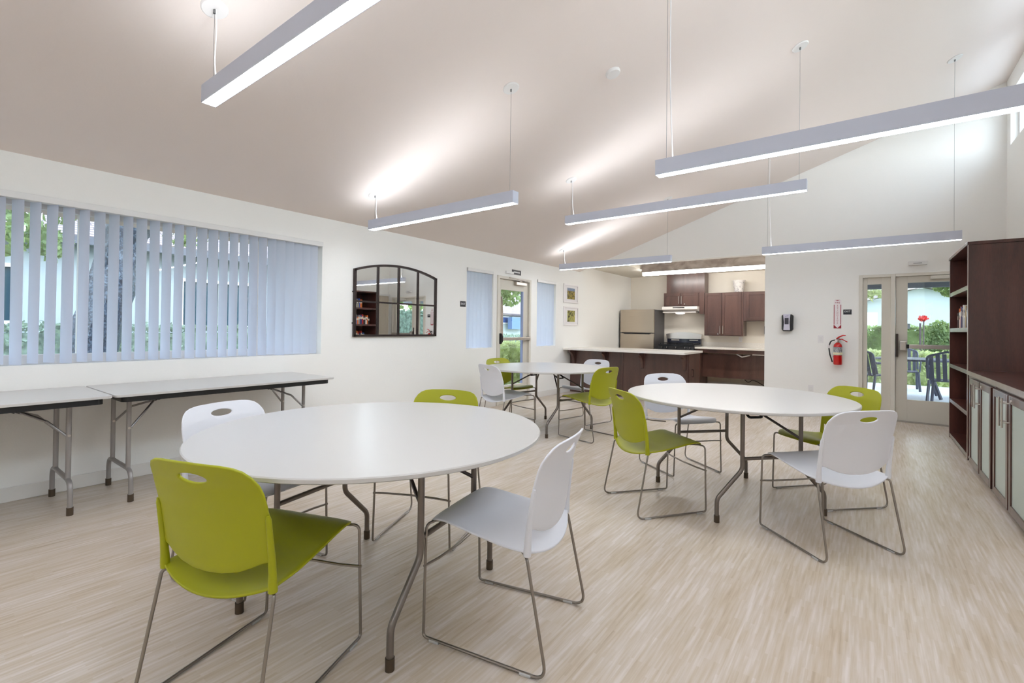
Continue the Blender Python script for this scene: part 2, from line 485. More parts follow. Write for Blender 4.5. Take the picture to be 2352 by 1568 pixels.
struct(MB().box(-4.86, 1.56, -4.15, 11.28, -.08, 0).build('floor', FLOORM, loc=(0, 0, 0)), 'wood-look vinyl sheet floor with fine streaks')
struct(grid_wall('x', -4.86, XL, [-4.15, 8.51], [0, 2.41], [W1, W2, D1, W3]).build('wall_left', WALL, loc=(0, 0, 0)))
struct(grid_wall('x', -4.86, XL, [8.51, 11.28], [0, 2.60], []).build('wall_left.001', WALL, loc=(0, 0, 0)))
cl = [(6.9, 8.315, 3.565, 4.20)] + [(a, a + 1.4, 3.565, 4.20) for a in (5.2, 3.5, 1.8, .1, -1.6)]
struct(grid_wall('x', XR, 1.56, [-4.15, 8.66], [0, 4.46], cl).build('wall_right', WALL, loc=(0, 0, 0)))
mb = grid_wall('y', YB, 8.66, [-1.32, 1.56], [0, 2.48], [D2])
mb.prism([(-4.46, 2.48), (1.40, 2.48), (1.40, cz(1.4) + .02), (-4.46, cz(-4.46) + .02)], 'y', YB, 8.66)
struct(mb.build('wall_back', WALL, loc=(0, 0, 0)))
struct(MB().prism([(-4.86, 0), (1.56, 0), (1.56, cz(1.56)), (-4.86, cz(-4.86))], 'y', -4.15, YF).build('wall_front', WALL, loc=(0, 0, 0)))
struct(MB().prism([(-5.5, cz(-5.5)), (1.9, cz(1.9)), (1.9, cz(1.9) + .2), (-5.5, cz(-5.5) + .2)], 'y', -4.15, YB).build('ceiling', CEIL, loc=(0, 0, 0)))
struct(MB().box(1.56, 4.2, -4.15, 8.66, 3.1, 3.3).build('bounce_slab', mat('pale_bounce', srgb(225, 225, 225), .8), loc=(0, 0, 0)))  # unseen slab added to bounce daylight up through the clerestory
# kitchen alcove
mb = MB()
RX0, RX1, RY0, RY1 = -3.86, -1.42, 8.70, 9.72
mb.box(XL - .16, RX0, 8.66, 11.28, 2.52, 2.9); mb.box(XL - .16, -4.462, 8.512, 8.66, 2.52, 2.9); mb.box(RX1, -1.15, 8.66, 11.28, 2.52, 2.9)
mb.box(RX0, RX1, 8.66, RY0, 2.52, 2.9); mb.box(RX0, RX1, RY1, 11.28, 2.52, 2.9)
mb.box(RX0, RX1, RY0, RY1, 2.82, 2.9)
struct(mb.build('ceiling.001', mat('kitchen_ceiling_paint', srgb(226, 220, 208), .9), loc=(0, 0, 0)))
struct(MB().box(RX0 + .01, RX1 - .01, RY1 - .03, RY1 - .002, 2.457, 2.815).build('trim_1', MARBLED), 'grey marbled panel in the recess of the kitchen ceiling')
struct(MB().box(XL - .16, -1.15, 11.13, 11.28, 0, 2.6).build('wall_kitchen_back', KWALL, loc=(0, 0, 0)))
struct(MB().box(-1.30, -1.15, 8.66, 11.2, 0, 2.6).build('wall_kitchen_right', KWALL, loc=(0, 0, 0)))
# baseboards
def bboard(name, x0, x1, y0, y1): struct(MB().box(x0, x1, y0, y1, 0, .10).build(name, BASEB, bevel=.004))
bboard('baseboard_left', XL, XL + .012, YF, 5.82); bboard('baseboard_left.001', XL, XL + .012, 6.77, 8.1)
bboard('baseboard_back', -1.32, -.11, YB - .012, YB); bboard('baseboard_kitchen', -2.9, -1.3, 11.118, 11.13)
bboard('baseboard_right', XR - .012, XR, YF, 4.0)

# ------------------------------------------------------------------ windows
def window_unit(n, plane, a, u0, u1, v0, v1, mull, fw=.055, label=None, d=.05):
    """frame bars and panes in a hole; a = plane of the outer side of the frame; mull: list of u positions."""
    r = empty('window_%d' % n, ((a, (u0 + u1) / 2, v0) if plane == 'x' else ((u0 + u1) / 2, a, v0)))
    struct(r, label)
    def bx(mb, uu0, uu1, vv0, vv1, dd=d, off=0):
        if plane == 'x': mb.box(a + off, a + off + dd, uu0, uu1, vv0, vv1)
        else: mb.box(uu0, uu1, a + off - dd, a + off, vv0, vv1)
    f = MB()
    bx(f, u0, u1, v0, v0 + fw); bx(f, u0, u1, v1 - fw, v1); bx(f, u0, u0 + fw, v0 + fw, v1 - fw); bx(f, u1 - fw, u1, v0 + fw, v1 - fw)
    for m in mull: bx(f, m - fw * .45, m + fw * .45, v0 + fw, v1 - fw)
    f.build('window_frame', WINF, r, bevel=.003)
    xs = [u0 + fw] + sum([[m - fw * .45, m + fw * .45] for m in mull], []) + [u1 - fw]
    for i in range(0, len(xs), 2):
        g = MB(); bx(g, xs[i] - .004, xs[i + 1] + .004, v0 + fw - .004, v1 - fw + .004, .006, .02 if plane == 'x' else -.02)
        g.build('glass_pane', GLASS, r)
    return r
window_unit(1, 'x', -4.86, *W1, [.905, 2.23], .07, 'long horizontal window behind vertical blinds')
window_unit(2, 'x', -4.86, *W2, [], .045, 'narrow window left of the side door')
window_unit(3, 'x', -4.86, *W3, [], .045, 'narrow window right of the side door')
for i, h in enumerate(cl): window_unit(4 + i, 'x', 1.47, *h, [(h[0] + h[1]) / 2], .05, 'high clerestory window')

def blinds(label, x, y0, y1, zt, zb, pitch, wd, phi, jit, head=True, side=1, group=None, mat_=SLAT):
    r = empty('vertical_blind', (x, (y0 + y1) / 2, zb)); tag(r, label, 'blinds', group)
    if head:
        h = MB()
        if side > 0: h.box(x - .02, x + .05, y0, y1, zt - .012, zt + .035)
        else: h.box(x - .05, x + .02, y0, y1, zt - .012, zt + .035)
        h.build('headrail', WHITEM, r, bevel=.004)
    y = y0 + pitch * .5; i = 0
    while y < y1 - pitch * .3 and i < 99:
        ph = phi(y) + random.uniform(-jit, jit)
        mb = MB(); ns = 6; vs = []
        tilt = random.uniform(-.006, .006)
        for k in range(ns + 1):
            t = (k / ns - .5) * wd; bow = .006 * (1 - (2 * k / ns - 1) ** 2)
            dx, dy = t * sin(ph) + bow * cos(ph), t * cos(ph) - bow * sin(ph)
            vs.append((x + dx * side, y + dy, zt)); vs.append((x + dx * side, y + dy + tilt, zb + .004 * sin(i * 2.1)))
        mb.add(vs, [(2 * k, 2 * k + 2, 2 * k + 3, 2 * k + 1) for k in range(ns)])
        mb.build('slat', mat_, r, smooth=True)
        y += pitch; i += 1
    return r
blinds('long white vertical blind with open slats over the wide window', -4.715, -.73, 2.812, 2.095, .94, .0875, .089,
       lambda y: radians(57) if y < 2.3 else radians(57 - 30 * min(1, (y - 2.3) / .2)), radians(5))
blinds('narrow closed white vertical blind left of the side door', -4.735, 5.13, 5.73, 2.085, .932, .085, .089, lambda y: radians(18), radians(6))
blinds('narrow closed white vertical blind right of the side door, near the two pictures', -4.735, 6.975, 7.595, 2.075, .922, .085, .089, lambda y: radians(18), radians(6))
blinds('floor-length beige vertical blind in the corner behind the bookcase, seen in the mirror', 1.36, 7.78, 8.47, 2.10, .03, .055, .085,
       lambda y: radians(40), radians(10), side=-1, mat_=mat('beige_slat', srgb(205, 194, 178), .6))

# ------------------------------------------------------------------ side door (left wall)
d = struct(empty('door_1', (XL, 6.295, 0)), 'cream glazed exit door in the left wall')
f = MB(); f.box(-4.86, -4.68, 5.83, 5.88, 0, 2.075); f.box(-4.86, -4.68, 6.71, 6.76, 0, 2.075); f.box(-4.86, -4.68, 5.88, 6.71, 2.03, 2.075)
f.build('door_frame', TRIM, d, bevel=.003)
f = MB(); f.box(-4.76, -4.72, 5.883, 5.955, .012, 2.027); f.box(-4.76, -4.72, 6.575, 6.707, .012, 2.027)
f.box(-4.76, -4.72, 5.955, 6.575, .012, .30); f.box(-4.76, -4.72, 5.955, 6.575, 1.86, 2.027)
f.build('door_leaf', DOORP, d, bevel=.002)
MB().box(-4.744, -4.738, 5.95, 6.58, .295, 1.865).build('glass_pane', GLASS, d)
MB().box(-4.762, -4.718, 6.557, 6.577, .30, 1.86).build('edge_reflection', mat('blue_reflection', srgb(150, 160, 196), .4), d)  # strip coloured as the blue reflection along the glass edge
b = MB(); b.box(-4.672, -4.637, 5.93, 6.69, 1.035, 1.085); b.build('push_bar', CHROME, d, bevel=.006)
b = MB(); b.prism([(5.89, 1.15), (5.90, 1.15), (5.94, 1.09), (5.94, 1.03), (5.90, .98), (5.89, .98)], 'x', -4.72, -4.65); b.build('latch_case', BLACKP, d)
MB().box(-4.72, -4.65, 6.67, 6.70, 1.03, 1.09).build('end_bracket', BLACKP, d)
b = MB(); b.box(-4.72, -4.66, 6.30, 6.60, 1.955, 2.01); b.build('door_closer', CHROME, d, bevel=.008)
b = MB(); b.tube([(-4.66, 6.38, 2.012), (-4.60, 6.45, 2.03), (-4.63, 6.20, 2.05), (-4.66, 6.10, 2.06)], .008); b.tube([(-4.60, 6.45, 2.03), (-4.66, 6.62, 2.05)], .008)
b.build('closer_arm', CHROME, d, smooth=True)

# ------------------------------------------------------------------ back door and sidelight
d = struct(empty('door_2', (.58, YB, 0)), 'cream glazed exit door in the back wall')
f = MB(); y0, y1 = 8.49, 8.64
f.box(-.10, -.055, y0, y1, 0, 2.06); f.box(.262, .312, y0, y1, 0, 2.06); f.box(1.215, 1.26, y0, y1, 0, 2.06)
f.box(-.055, .262, y0, y1, 2.02, 2.06); f.box(.312, 1.215, y0, y1, 2.02, 2.06)
f.build('door_frame', TRIM, d, bevel=.003)
f = MB(); ly0, ly1 = 8.525, 8.57
f.box(.316, .445, ly0, ly1, .012, 2.017); f.box(1.09, 1.212, ly0, ly1, .012, 2.017); f.box(.445, 1.09, ly0, ly1, .012, .31); f.box(.445, 1.09, ly0, ly1, 1.93, 2.017)
f.build('door_leaf', DOORP, d, bevel=.002)
MB().box(.44, 1.095, 8.545, 8.551, .305, 1.935).build('glass_pane', GLASS, d)
b = MB(); b.box(.46, 1.20, 8.44, 8.475, 1.02, 1.075); b.build('push_bar', CHROME, d, bevel=.006)
MB().box(.362, .43, 8.43, 8.52, .99, 1.12).build('latch_case', CHROME, d, bevel=.01)
MB().box(.318, .345, 8.485, 8.53, .90, 1.22).build('strike_plate', mat('dark_bronze', srgb(70, 62, 58), .4, metal=.6), d)
MB().box(.42, .46, 8.46, 8.52, 1.02, 1.075).build('bar_joint', BLACKP, d)
b = MB(); b.box(.68, 1.05, 8.45, 8.52, 1.965, 2.01); b.build('door_closer', TRIM, d, bevel=.006)
MB().box(.30, 1.23, 8.46, 8.62, 0, .015).build('threshold', mat('aluminium_sill', srgb(170, 165, 158), .4, metal=.7), d)
r = struct(empty('window_12', (.10, YB, 0)), 'narrow sidelight beside the back door')
f = MB(); f.box(-.055, .0, 8.52, 8.57, 0, 2.02); f.box(.16, .262, 8.52, 8.57, 0, 2.02); f.box(.0, .16, 8.52, 8.57, 0, .31); f.box(.0, .16, 8.52, 8.57, 1.925, 2.02)
f.build('window_frame', DOORP, r, bevel=.002)
MB().box(-.004, .164, 8.545, 8.551, .305, 1.93).build('glass_pane', GLASS, r)

# ------------------------------------------------------------------ pendant lights
def pendant(x0, x1, y, zb, label, group='suspended linear lights', wd=.075, h=.098):
    zt = zb + h
    r = empty('pendant_light', ((x0 + x1) / 2, y, zb)); tag(r, label, 'ceiling light', group)
    b = MB(); t = .003
    b.box(x0, x1, y - wd / 2, y - wd / 2 + t, zb, zt); b.box(x0, x1, y + wd / 2 - t, y + wd / 2, zb, zt)
    b.box(x0, x0 + t, y - wd / 2 + t, y + wd / 2 - t, zb, zt); b.box(x1 - t, x1, y - wd / 2 + t, y + wd / 2 - t, zb, zt)
    b.box(x0 + t, x1 - t, y - wd / 2 + t, y + wd / 2 - t, zb + .03, zb + .05)
    b.build('housing', LIGHTH, r)
    MB().box(x0 + .004, x1 - .004, y - wd / 2 + .004, y + wd / 2 - .004, zb + .001, zb + .007).build('lower_diffuser', EDOWN, r)
    MB().box(x0 + .01, x1 - .01, y - wd / 2 + .008, y + wd / 2 - .008, zt - .03, zt - .022).build('upper_diffuser', EUP, r)
    ang = math.atan(K)
    for k, x in enumerate((x0 + .06, x1 - .06)):
        c = MB(); n = 28
        zc = cz(x)
        vs = []
        for rr, off in ((.068, .0), (.068, -.004), (.062, -.010)):
            for i in range(n):
                a = 2 * pi * i / n
                px, py = rr * cos(a), rr * sin(a)
                vs.append((x + px * cos(ang) - off * sin(ang) * -1 * -1, y + py, zc + px * sin(ang) + off * cos(ang)))
        fs = [tuple(range(n))[::-1], tuple(range(2 * n, 3 * n))] + [(j * n + i, j * n + (i + 1) % n, (j + 1) * n + (i + 1) % n, (j + 1) * n + i) for j in (0, 1) for i in range(n)]
        c.add(vs, fs); c.build('canopy', CANW, r, smooth=True)
        g = MB(); g.cyl((x, y, zc - .03), .007, .022, n=10); g.build('gripper', WIRE, r)
        wz = MB(); wz.tube([(x, y, zc - .02), (x, y, zt - .02)], .0013, n=6); wz.build('suspension_wire', WIRE, r)
        if k == 0:
            q = MB(); dz = zc - zt; pts = []
            for i in range(13):
                t_ = i / 12
                pts.append((x + .022 - .012 * sin(pi * t_) + .02 * t_, y + .004 * sin(2 * pi * t_), zc - .012 - (dz - .012) * t_ - .004))
            q.tube(pts, .0036, n=8); q.build('power_cord', CORD, r, smooth=True)
    return r
pendant(-2.975, -.51, 1.077, 2.47, 'long white suspended light nearest the camera, cut by the top edge of the view')
pendant(-4.155, -2.27, 3.04, 2.24, 'short white suspended light ending low beside the wide window, left of the round detector')
pendant(-2.905, -.435, 4.92, 2.49, 'long white suspended light in the middle of the room, third row')
pendant(-1.11, 1.0, 3.04, 2.24, 'large white suspended light crossing the upper right corner of the view')
pendant(-4.21, -2.31, 6.94, 2.24, 'short white suspended light in front of the kitchen opening')
pendant(-1.11, .805, 6.94, 2.24, 'short white suspended light above the fire extinguisher wall')
pendant(-4.155, -2.27, -.9, 2.24, 'white suspended light behind the viewpoint near the window wall')
pendant(-1.11, .805, -.9, 2.24, 'white suspended light behind the viewpoint near the cabinet wall')
pendant(-2.905, -.435, -2.85, 2.49, 'white suspended light at the front end of the room')

# smoke detector on the slope
ang = math.atan(K)
r = MB(); n = 32; vs = []; prof = [(.062, 0), (.062, -.012), (.055, -.024), (.02, -.028)]
X0, Y0 = -1.72, 3.646; Z0 = cz(X0)
for rr, off in prof:
    for i in range(n):
        a = 2 * pi * i / n; vs.append((X0 + rr * cos(a) * cos(ang) - off * -sin(ang) * -1, Y0 + rr * sin(a), Z0 + rr * cos(a) * sin(ang) + off * cos(ang)))
r.add(vs, [tuple(range(n))[::-1], tuple(range(3 * n, 4 * n))] + [(j * n + i, j * n + (i + 1) % n, (j + 1) * n + (i + 1) % n, (j + 1) * n + i) for j in range(3) for i in range(n)])
tag(r.build('smoke_detector', CANW, smooth=True), 'small round white detector on the sloped ceiling', 'smoke detector')

# ------------------------------------------------------------------ kitchen ceiling light fixtures
def kitchen_light(x0, x1, label):
    r = empty('strip_light', ((x0 + x1) / 2, 9.70, 2.37)); tag(r, label, 'strip light', 'kitchen strip lights')
    MB().box(x0, x1, 9.735, 9.86, 2.462, 2.52).build('housing', METALW, r, bevel=.004)
    b = MB(); b.prism([(9.72, 2.402), (9.73, 2.392), (9.80, 2.392), (9.81, 2.402), (9.81, 2.46), (9.72, 2.46)], 'x', x0 + .002, x1 - .002)
    b.build('diffuser', EKIT, r)
kitchen_light(-3.85, -2.612, 'glowing kitchen strip light nearer the refrigerator')
kitchen_light(-2.602, -1.38, 'glowing kitchen strip light nearer the wall corner')

# ------------------------------------------------------------------ wall items, left wall
# mirror
my0, my1, mz0, mzc, mza = 3.205, 4.49, 1.115, 1.89, 1.995
def arch(y):
    # circular arch through the corners and the apex
    c = (my0 + my1) / 2; hw = (my1 - my0) / 2; s = mza - mzc
    R_ = (hw * hw + s * s) / (2 * s)
    return mza - R_ + sqrt(max(0, R_ * R_ - (y - c) ** 2))
r = empty('wall_mirror', (XL, 3.8475, mz0)); tag(r, 'arched window-pane mirror in a dark bronze frame on the left wall', 'mirror')
ys = [my0 + (my1 - my0) * i / 32 for i in range(33)]
g = MB(); vs = [(XL + .018, y, mz0) for y in ys] + [(XL + .018, y, arch(y)) for y in ys]
g.add(vs, [(i, i + 1, 34 + i, 33 + i) for i in range(32)]); g.build('mirror_glass', MIRROR, r)
f = MB()
def bar(mb, pts, wdt, x0=XL + .002, x1=XL + .034):
    pts = [Vector((0, p[0], p[1])) for p in pts]; n = len(pts); vs = []
    for i, p in enumerate(pts):
        a = pts[max(0, i - 1)]; b = pts[min(n - 1, i + 1)]; t = (b - a).normalized(); nn = Vector((0, -t.z, t.y)) * wdt / 2
        for x in (x0, x1):
            for sgn in (-1, 1): vs.append((x, p.y + nn.y * sgn, p.z + nn.z * sgn))
    fs = []
    for i in range(n - 1):
        o = 4 * i; q = o + 4
        fs += [(o, o + 1, q + 1, q), (o + 2, q + 2, q + 3, o + 3), (o, q, q + 2, o + 2), (o + 1, o + 3, q + 3, q + 1)]
    fs += [(0, 2, 3, 1), (4 * n - 4, 4 * n - 3, 4 * n - 1, 4 * n - 2)]
    mb.add(vs, fs)
bar(f, [(y, arch(y) - .01) for y in ys], .026); bar(f, [(my0, mz0 + .011), (my1, mz0 + .011)], .024)
bar(f, [(my0 + .012, mz0), (my0 + .012, mzc)], .026); bar(f, [(my1 - .012, mz0), (my1 - .012, mzc)], .026)
f.build('frame', MFRAME, r)
for y in (3.535, 3.848, 4.162):
    f = MB(); bar(f, [(y, mz0 + .02), (y, arch(y) - .015)], .024, XL + .018, XL + .03); f.build('mullion', MFRAME, r)
f = MB(); bar(f, [(my0 + .02, 1.523), (my1 - .02, 1.523)], .02, XL + .019, XL + .028); f.build('crossbar', MFRAME, r)
for z in (1.27, 1.63): MB().cyl((XL + .01, my0 - .012, z), .008, .012, axis='y', n=12).build('hook', BLACKP, r)

def sign(name, label, plane, u, v, wd, ht, body, m, sz, tm, cat='sign', off=0):
    if plane == 'x':
        r = MB().box(XL, XL + .005, u - wd / 2, u + wd / 2, v - ht / 2, v + ht / 2).build(name, m, bevel=.001)
        WORLD_ORG[r.name] = Vector(r.location)
        text('lettering', body, sz, tm, (XL + .0055, u, v + off), ROT_LEFT, r)
    else:
        r = MB().box(u - wd / 2, u + wd / 2, YB - .005, YB, v - ht / 2, v + ht / 2).build(name, m, bevel=.001)
        WORLD_ORG[r.name] = Vector(r.location)
        text('lettering', body, sz, tm, (u, YB - .0055, v + off), ROT_BACK, r)
    tag(r, label, cat); return r
SIGNT = mat('sign_letters', srgb(236, 236, 240), .4)
sign('exit_sign', 'small square black sign on the wall left of the narrow blind', 'x', 5.04, 1.577, .115, .08, 'EXIT', SIGNB, .045, SIGNT)
r = MB().box(XL, XL + .006, 6.215, 6.465, 2.128, 2.206).build('door_sign', SIGNB); WORLD_ORG[r.name] = Vector(r.location)
b = MB()
for k in range(12): b.box(XL + .006, XL + .0068, 6.262 + k * .0142, 6.262 + k * .0142 + .0095, 2.157, 2.179)
b.build('lettering', SIGNT, r); tag(r, 'long black sign mounted above the side door', 'sign')
r = empty('alarm_box', (XL, 6.13, 2.115)); tag(r, 'flat white alarm box above the side door, touching the long black sign', 'alarm box')
MB().box(XL, XL + .03, 6.03, 6.235, 2.125, 2.165).build('body', WHITEM, r, bevel=.004); MB().box(XL + .03, XL + .033, 6.12, 6.15, 2.132, 2.145).build('lens', OUTW, r)
r = empty('alarm_box', (.545, YB, 2.15)); tag(r, 'flat white alarm box above the back door', 'alarm box')
MB().box(.448, .645, YB - .04, YB, 2.165, 2.218).build('body', WHITEM, r, bevel=.004); MB().box(.50, .59, YB - .043, YB - .04, 2.185, 2.195).build('lens', mat('grey_lens', srgb(150, 150, 155), .3), r)

def picture(y0, y1, z0, z1, pm, label, sky):
    r = empty('framed_picture', (XL, (y0 + y1) / 2, z0)); tag(r, label, 'picture', None)
    f = MB(); t = .028
    f.box(XL, XL + .022, y0, y1, z0, z0 + t); f.box(XL, XL + .022, y0, y1, z1 - t, z1); f.box(XL, XL + .022, y0, y0 + t, z0 + t, z1 - t); f.box(XL, XL + .022, y1 - t, y1, z0 + t, z1 - t)
    f.build('frame', mat('picture_frame_white', srgb(238, 234, 234), .35), r, bevel=.003)
    MB().box(XL + .002, XL + .008, y0 + t, y1 - t, z0 + t, z1 - t).build('mount', mat('mount_board', srgb(232, 229, 231), .8), r)
    py0, py1, pz0, pz1 = y0 + .14, y1 - .125, z0 + .075, z1 - .075
    MB().box(XL + .008, XL + .010, py0, py1, pz0, pz1).build('print', pm, r)
    if sky: MB().box(XL + .010, XL + .0105, py0, py1, pz1 - .055, pz1).build('print_sky', PICSKY, r)
picture(7.87, 8.43, 1.745, 2.115, PICA, 'white framed print with a blue strip on top, upper of the two', True)
picture(7.88, 8.44, 1.30, 1.672, PICB, 'white framed garden print, lower of the two by the kitchen', False)

# ------------------------------------------------------------------ wall items, back wall
r = empty('soap_dispenser', (-.995, YB, 1.235)); tag(r, 'wall dispenser with pale front and black sides left of the light switch', 'dispenser')
b = MB(); b.prism([(-1.05, 1.24), (-.94, 1.24), (-.918, 1.27), (-.915, 1.48), (-.94, 1.50), (-1.05, 1.50), (-1.07, 1.48), (-1.07, 1.27)], 'y', YB - .09, YB)
b.build('body', BLACKP, r, bevel=.006)
b = MB(); b.prism([(-1.045, 1.255), (-.955, 1.255), (-.962, 1.38), (-.95, 1.505), (-1.052, 1.505), (-1.038, 1.38)], 'y', YB - .10, YB - .088); b.build('front_shield', LAVEN, r, bevel=.004)
MB().box(-1.028, -.974, YB - .103, YB - .098, 1.345, 1.445).build('view_window', mat('smoked_window', srgb(60, 58, 70), .15), r)
b = MB(); b.prism([(-1.025, 1.468), (-1.0, 1.478), (-.975, 1.480), (-.98, 1.472), (-1.005, 1.470), (-1.022, 1.462)], 'y', YB - .1015, YB - .1); b.build('emblem', mat('grey_violet', srgb(110, 100, 140), .5), r)

r = empty('extinguisher_sign', (-.355, YB, 1.289)); tag(r, 'tall red and white fire extinguisher sign with a down arrow', 'sign')
MB().box(-.402, -.308, YB - .003, YB, 1.289, 1.711).build('plate', SIGNW, r)
b = MB()
b.box(-.400, -.392, YB - .004, YB - .003, 1.345, 1.64); b.box(-.318, -.310, YB - .004, YB - .003, 1.345, 1.64)
b.prism([(-.402, 1.345), (-.402, 1.289), (-.308, 1.289), (-.308, 1.345), (-.355, 1.293)], 'y', YB - .004, YB - .003)
b.prism([(-.39, 1.711), (-.32, 1.711), (-.355, 1.700)], 'y', YB - .004, YB - .003)
b.build('red_marking', REDSIGN, r)
text('lettering', 'FIRE', .034, REDSIGN, (-.355, YB - .0035, 1.670), ROT_BACK, r)
for i, ch in enumerate('EXTINGUISHER'): text('lettering', ch, .025, REDSIGN, (-.355, YB - .0035, 1.628 - i * .0245), ROT_BACK, r)
r = sign('exit_sign', 'small black exit sign between the extinguisher sign and the sidelight', 'y', -.235, 1.531, .10, .074, 'EXIT', SIGNB, .036, SIGNT, off=.006)
def plate(x, z, wd, ht, label):
    r = empty('switch_plate', (x, YB, z - ht / 2)); tag(r, label, 'wall plate')
    MB().box(x - wd / 2, x + wd / 2, YB - .006, YB, z - ht / 2, z + ht / 2).build('plate', OUTW, r, bevel=.002)
    MB().box(x - .017, x + .017, YB - .010, YB - .005, z - .033, z + .033).build('switch', WHITEM, r, bevel=.002)
plate(-.563, 1.125, .075, .115, 'white light switch plate left of the fire extinguisher')
plate(-.685, .365, .07, .115, 'white outlet plate low on the wall behind the second table')

# fire extinguisher
ex, ey = -.345, YB - .085
r = empty('fire_extinguisher', (ex, ey, .755)); tag(r, 'red fire extinguisher hanging on the back wall', 'fire extinguisher')
b = MB(); b.lathe([(.048, .755), (.054, .765), (.054, 1.02), (.048, 1.05), (.03, 1.07), (.018, 1.08)], (ex, ey, 0), 28); b.build('cylinder', RED, r, smooth=True)
b = MB(); b.lathe([(.0548, .895), (.0548, 1.015)], (ex, ey, 0), 28); b.build('label', LABELM, r, smooth=True)
b = MB(); b.lathe([(.0556, .902), (.0556, .935)], (ex, ey, 0), 28); b.build('label_stripe', mat('yellow_white', srgb(236, 226, 190), .4), r, smooth=True)
b = MB(); b.cyl((ex, ey, 1.08), .019, .05, n=16); b.box(ex - .045, ex + .02, ey - .012, ey + .012, 1.10, 1.125); b.build('valve', mat('valve_metal', srgb(190, 170, 165), .3, metal=.7), r)
b = MB(); b.cyl((ex - .02, ey - .03, 1.105), .017, .012, axis='y', n=16); b.build('gauge', SIGNW, r)
b = MB(); b.tube([(ex - .02, ey, 1.135), (ex + .02, ey, 1.165), (ex + .06, ey, 1.185), (ex + .095, ey, 1.185)], [.008, .011, .008, .005], ry=None); b.build('carry_handle', RED, r, smooth=True)
b = MB(); b.tube([(ex, ey, 1.125), (ex + .05, ey, 1.13), (ex + .09, ey, 1.105), (ex + .115, ey, 1.09)], .006); b.build('lever', RED, r, smooth=True)
b = MB(); b.tube(fillet([(ex - .04, ey - .01, 1.115), (ex - .085, ey - .02, 1.10), (ex - .11, ey - .02, 1.02), (ex - .095, ey - .02, .90), (ex - .065, ey - .02, .79)], .04), .0085); b.build('hose', BLACKP, r, smooth=True)
b = MB(); b.tube([(ex - .108, ey - .02, 1.045), (ex - .110, ey - .02, .995)], .011); b.build('hose_sleeve', SIGNW, r, smooth=True)
b = MB(); b.box(ex - .06, ex - .02, ey + .04, YB, .86, .88); b.box(ex - .02, ex + .02, ey + .02, YB, 1.11, 1.14); b.build('bracket', BLACKP, r)

# ------------------------------------------------------------------ chairs
def y_back(z):
    pts = [(.40, -.213), (.50, -.218), (.65, -.238), (.74, -.262), (.82, -.297)]
    if z <= pts[0][0]: return pts[0][1]
    for (a, ya), (b, yb) in zip(pts, pts[1:]):
        if z <= b: return ya + (yb - ya) * (z - a) / (b - a)
    return pts[-1][1]

def seat_mesh():
    mb = MB(); NU, NV = 20, 22; vs = []
    prof = [(0, .443), (.03, .456), (.08, .466), (.16, .470), (.30, .462), (.5, .448), (.7, .436), (.85, .430), (1, .428)]
    def zp(v):
        for (a, za), (b, zb) in zip(prof, prof[1:]):
            if v <= b: return za + (zb - za) * (v - a) / (b - a)
        return prof[-1][1]
    for j in range(NV + 1):
        v = j / NV
        for i in range(NU + 1):
            u = 2 * i / NU - 1
            hw = .208 + .027 * min(1, v * 1.3)
            if v < .12: hw -= .03 * (1 - v / .12) ** 2
            yf = .232 - .012 * abs(u) ** 4
            yr = -.222 - .048 * (1 - u * u)
            y = yf + (yr - yf) * v
            dish = .020 * min(1, v / .5) + (.022 * max(0, (v - .6) / .4) ** 1.5)
            z = zp(v) - dish * (1 - u * u)
            vs.append((u * hw, y, z))
    mb.add(vs, [(j * (NU + 1) + i, j * (NU + 1) + i + 1, (j + 1) * (NU + 1) + i + 1, (j + 1) * (NU + 1) + i) for j in range(NV) for i in range(NU)])
    return mb

def back_mesh():
    # radial patch around the oval handle hole
    hx, hz, ha, hb = 0, .764, .057, .0165
    out = [(0, .452), (.06, .455), (.12, .466), (.17, .485), (.195, .497), (.215, .502), (.222, .515), (.226, .56), (.230, .62), (.231, .68), (.229, .72), (.222, .752), (.208, .778), (.188, .797), (.16, .808), (.12, .813), (.06, .815), (0, .816)]
    full = out + [(-x, z) for x, z in out[-2:0:-1]]
    def hit(a):
        dx, dz = cos(a), sin(a); best = None
        n = len(full)
        for i in range(n):
            x1, z1 = full[i]; x2, z2 = full[(i + 1) % n]
            ex_, ez_ = x2 - x1, z2 - z1
            den = dx * ez_ - dz * ex_
            if abs(den) < 1e-12: continue
            t = ((x1 - hx) * ez_ - (z1 - hz) * ex_) / den
            s_ = ((x1 - hx) * dz - (z1 - hz) * dx) / den
            if t > 0 and -1e-9 <= s_ <= 1 + 1e-9 and (best is None or t < best): best = t
        return hx + dx * best, hz + dz * best
    # angular samples: corners of outline plus even spacing
    angs = sorted(set([round(atan2(z - hz, x - hx) % (2 * pi), 5) for x, z in full] + [round(2 * pi * k / 72, 5) for k in range(72)]))
    angs = [a for i, a in enumerate(angs) if i == 0 or a - angs[i - 1] > .008]
    n = len(angs); M = 12; vs = []
    for j in range(M + 1):
        t = j / M
        for a in angs:
            ox, oz = hit(a)
            # ellipse point in the same direction
            den = sqrt((cos(a) / ha) ** 2 + (sin(a) / hb) ** 2); ix, iz = hx + cos(a) / den, hz + sin(a) / den
            x, z = ix + (ox - ix) * t, iz + (oz - iz) * t
            y = y_back(z) - .034 * (1 - min(1, (x / .232) ** 2))
            vs.append((x, y, z))
    mb = MB(); mb.add(vs, [(j * n + i, j * n + (i + 1) % n, (j + 1) * n + (i + 1) % n, (j + 1) * n + i) for j in range(M) for i in range(n)])
    return mb

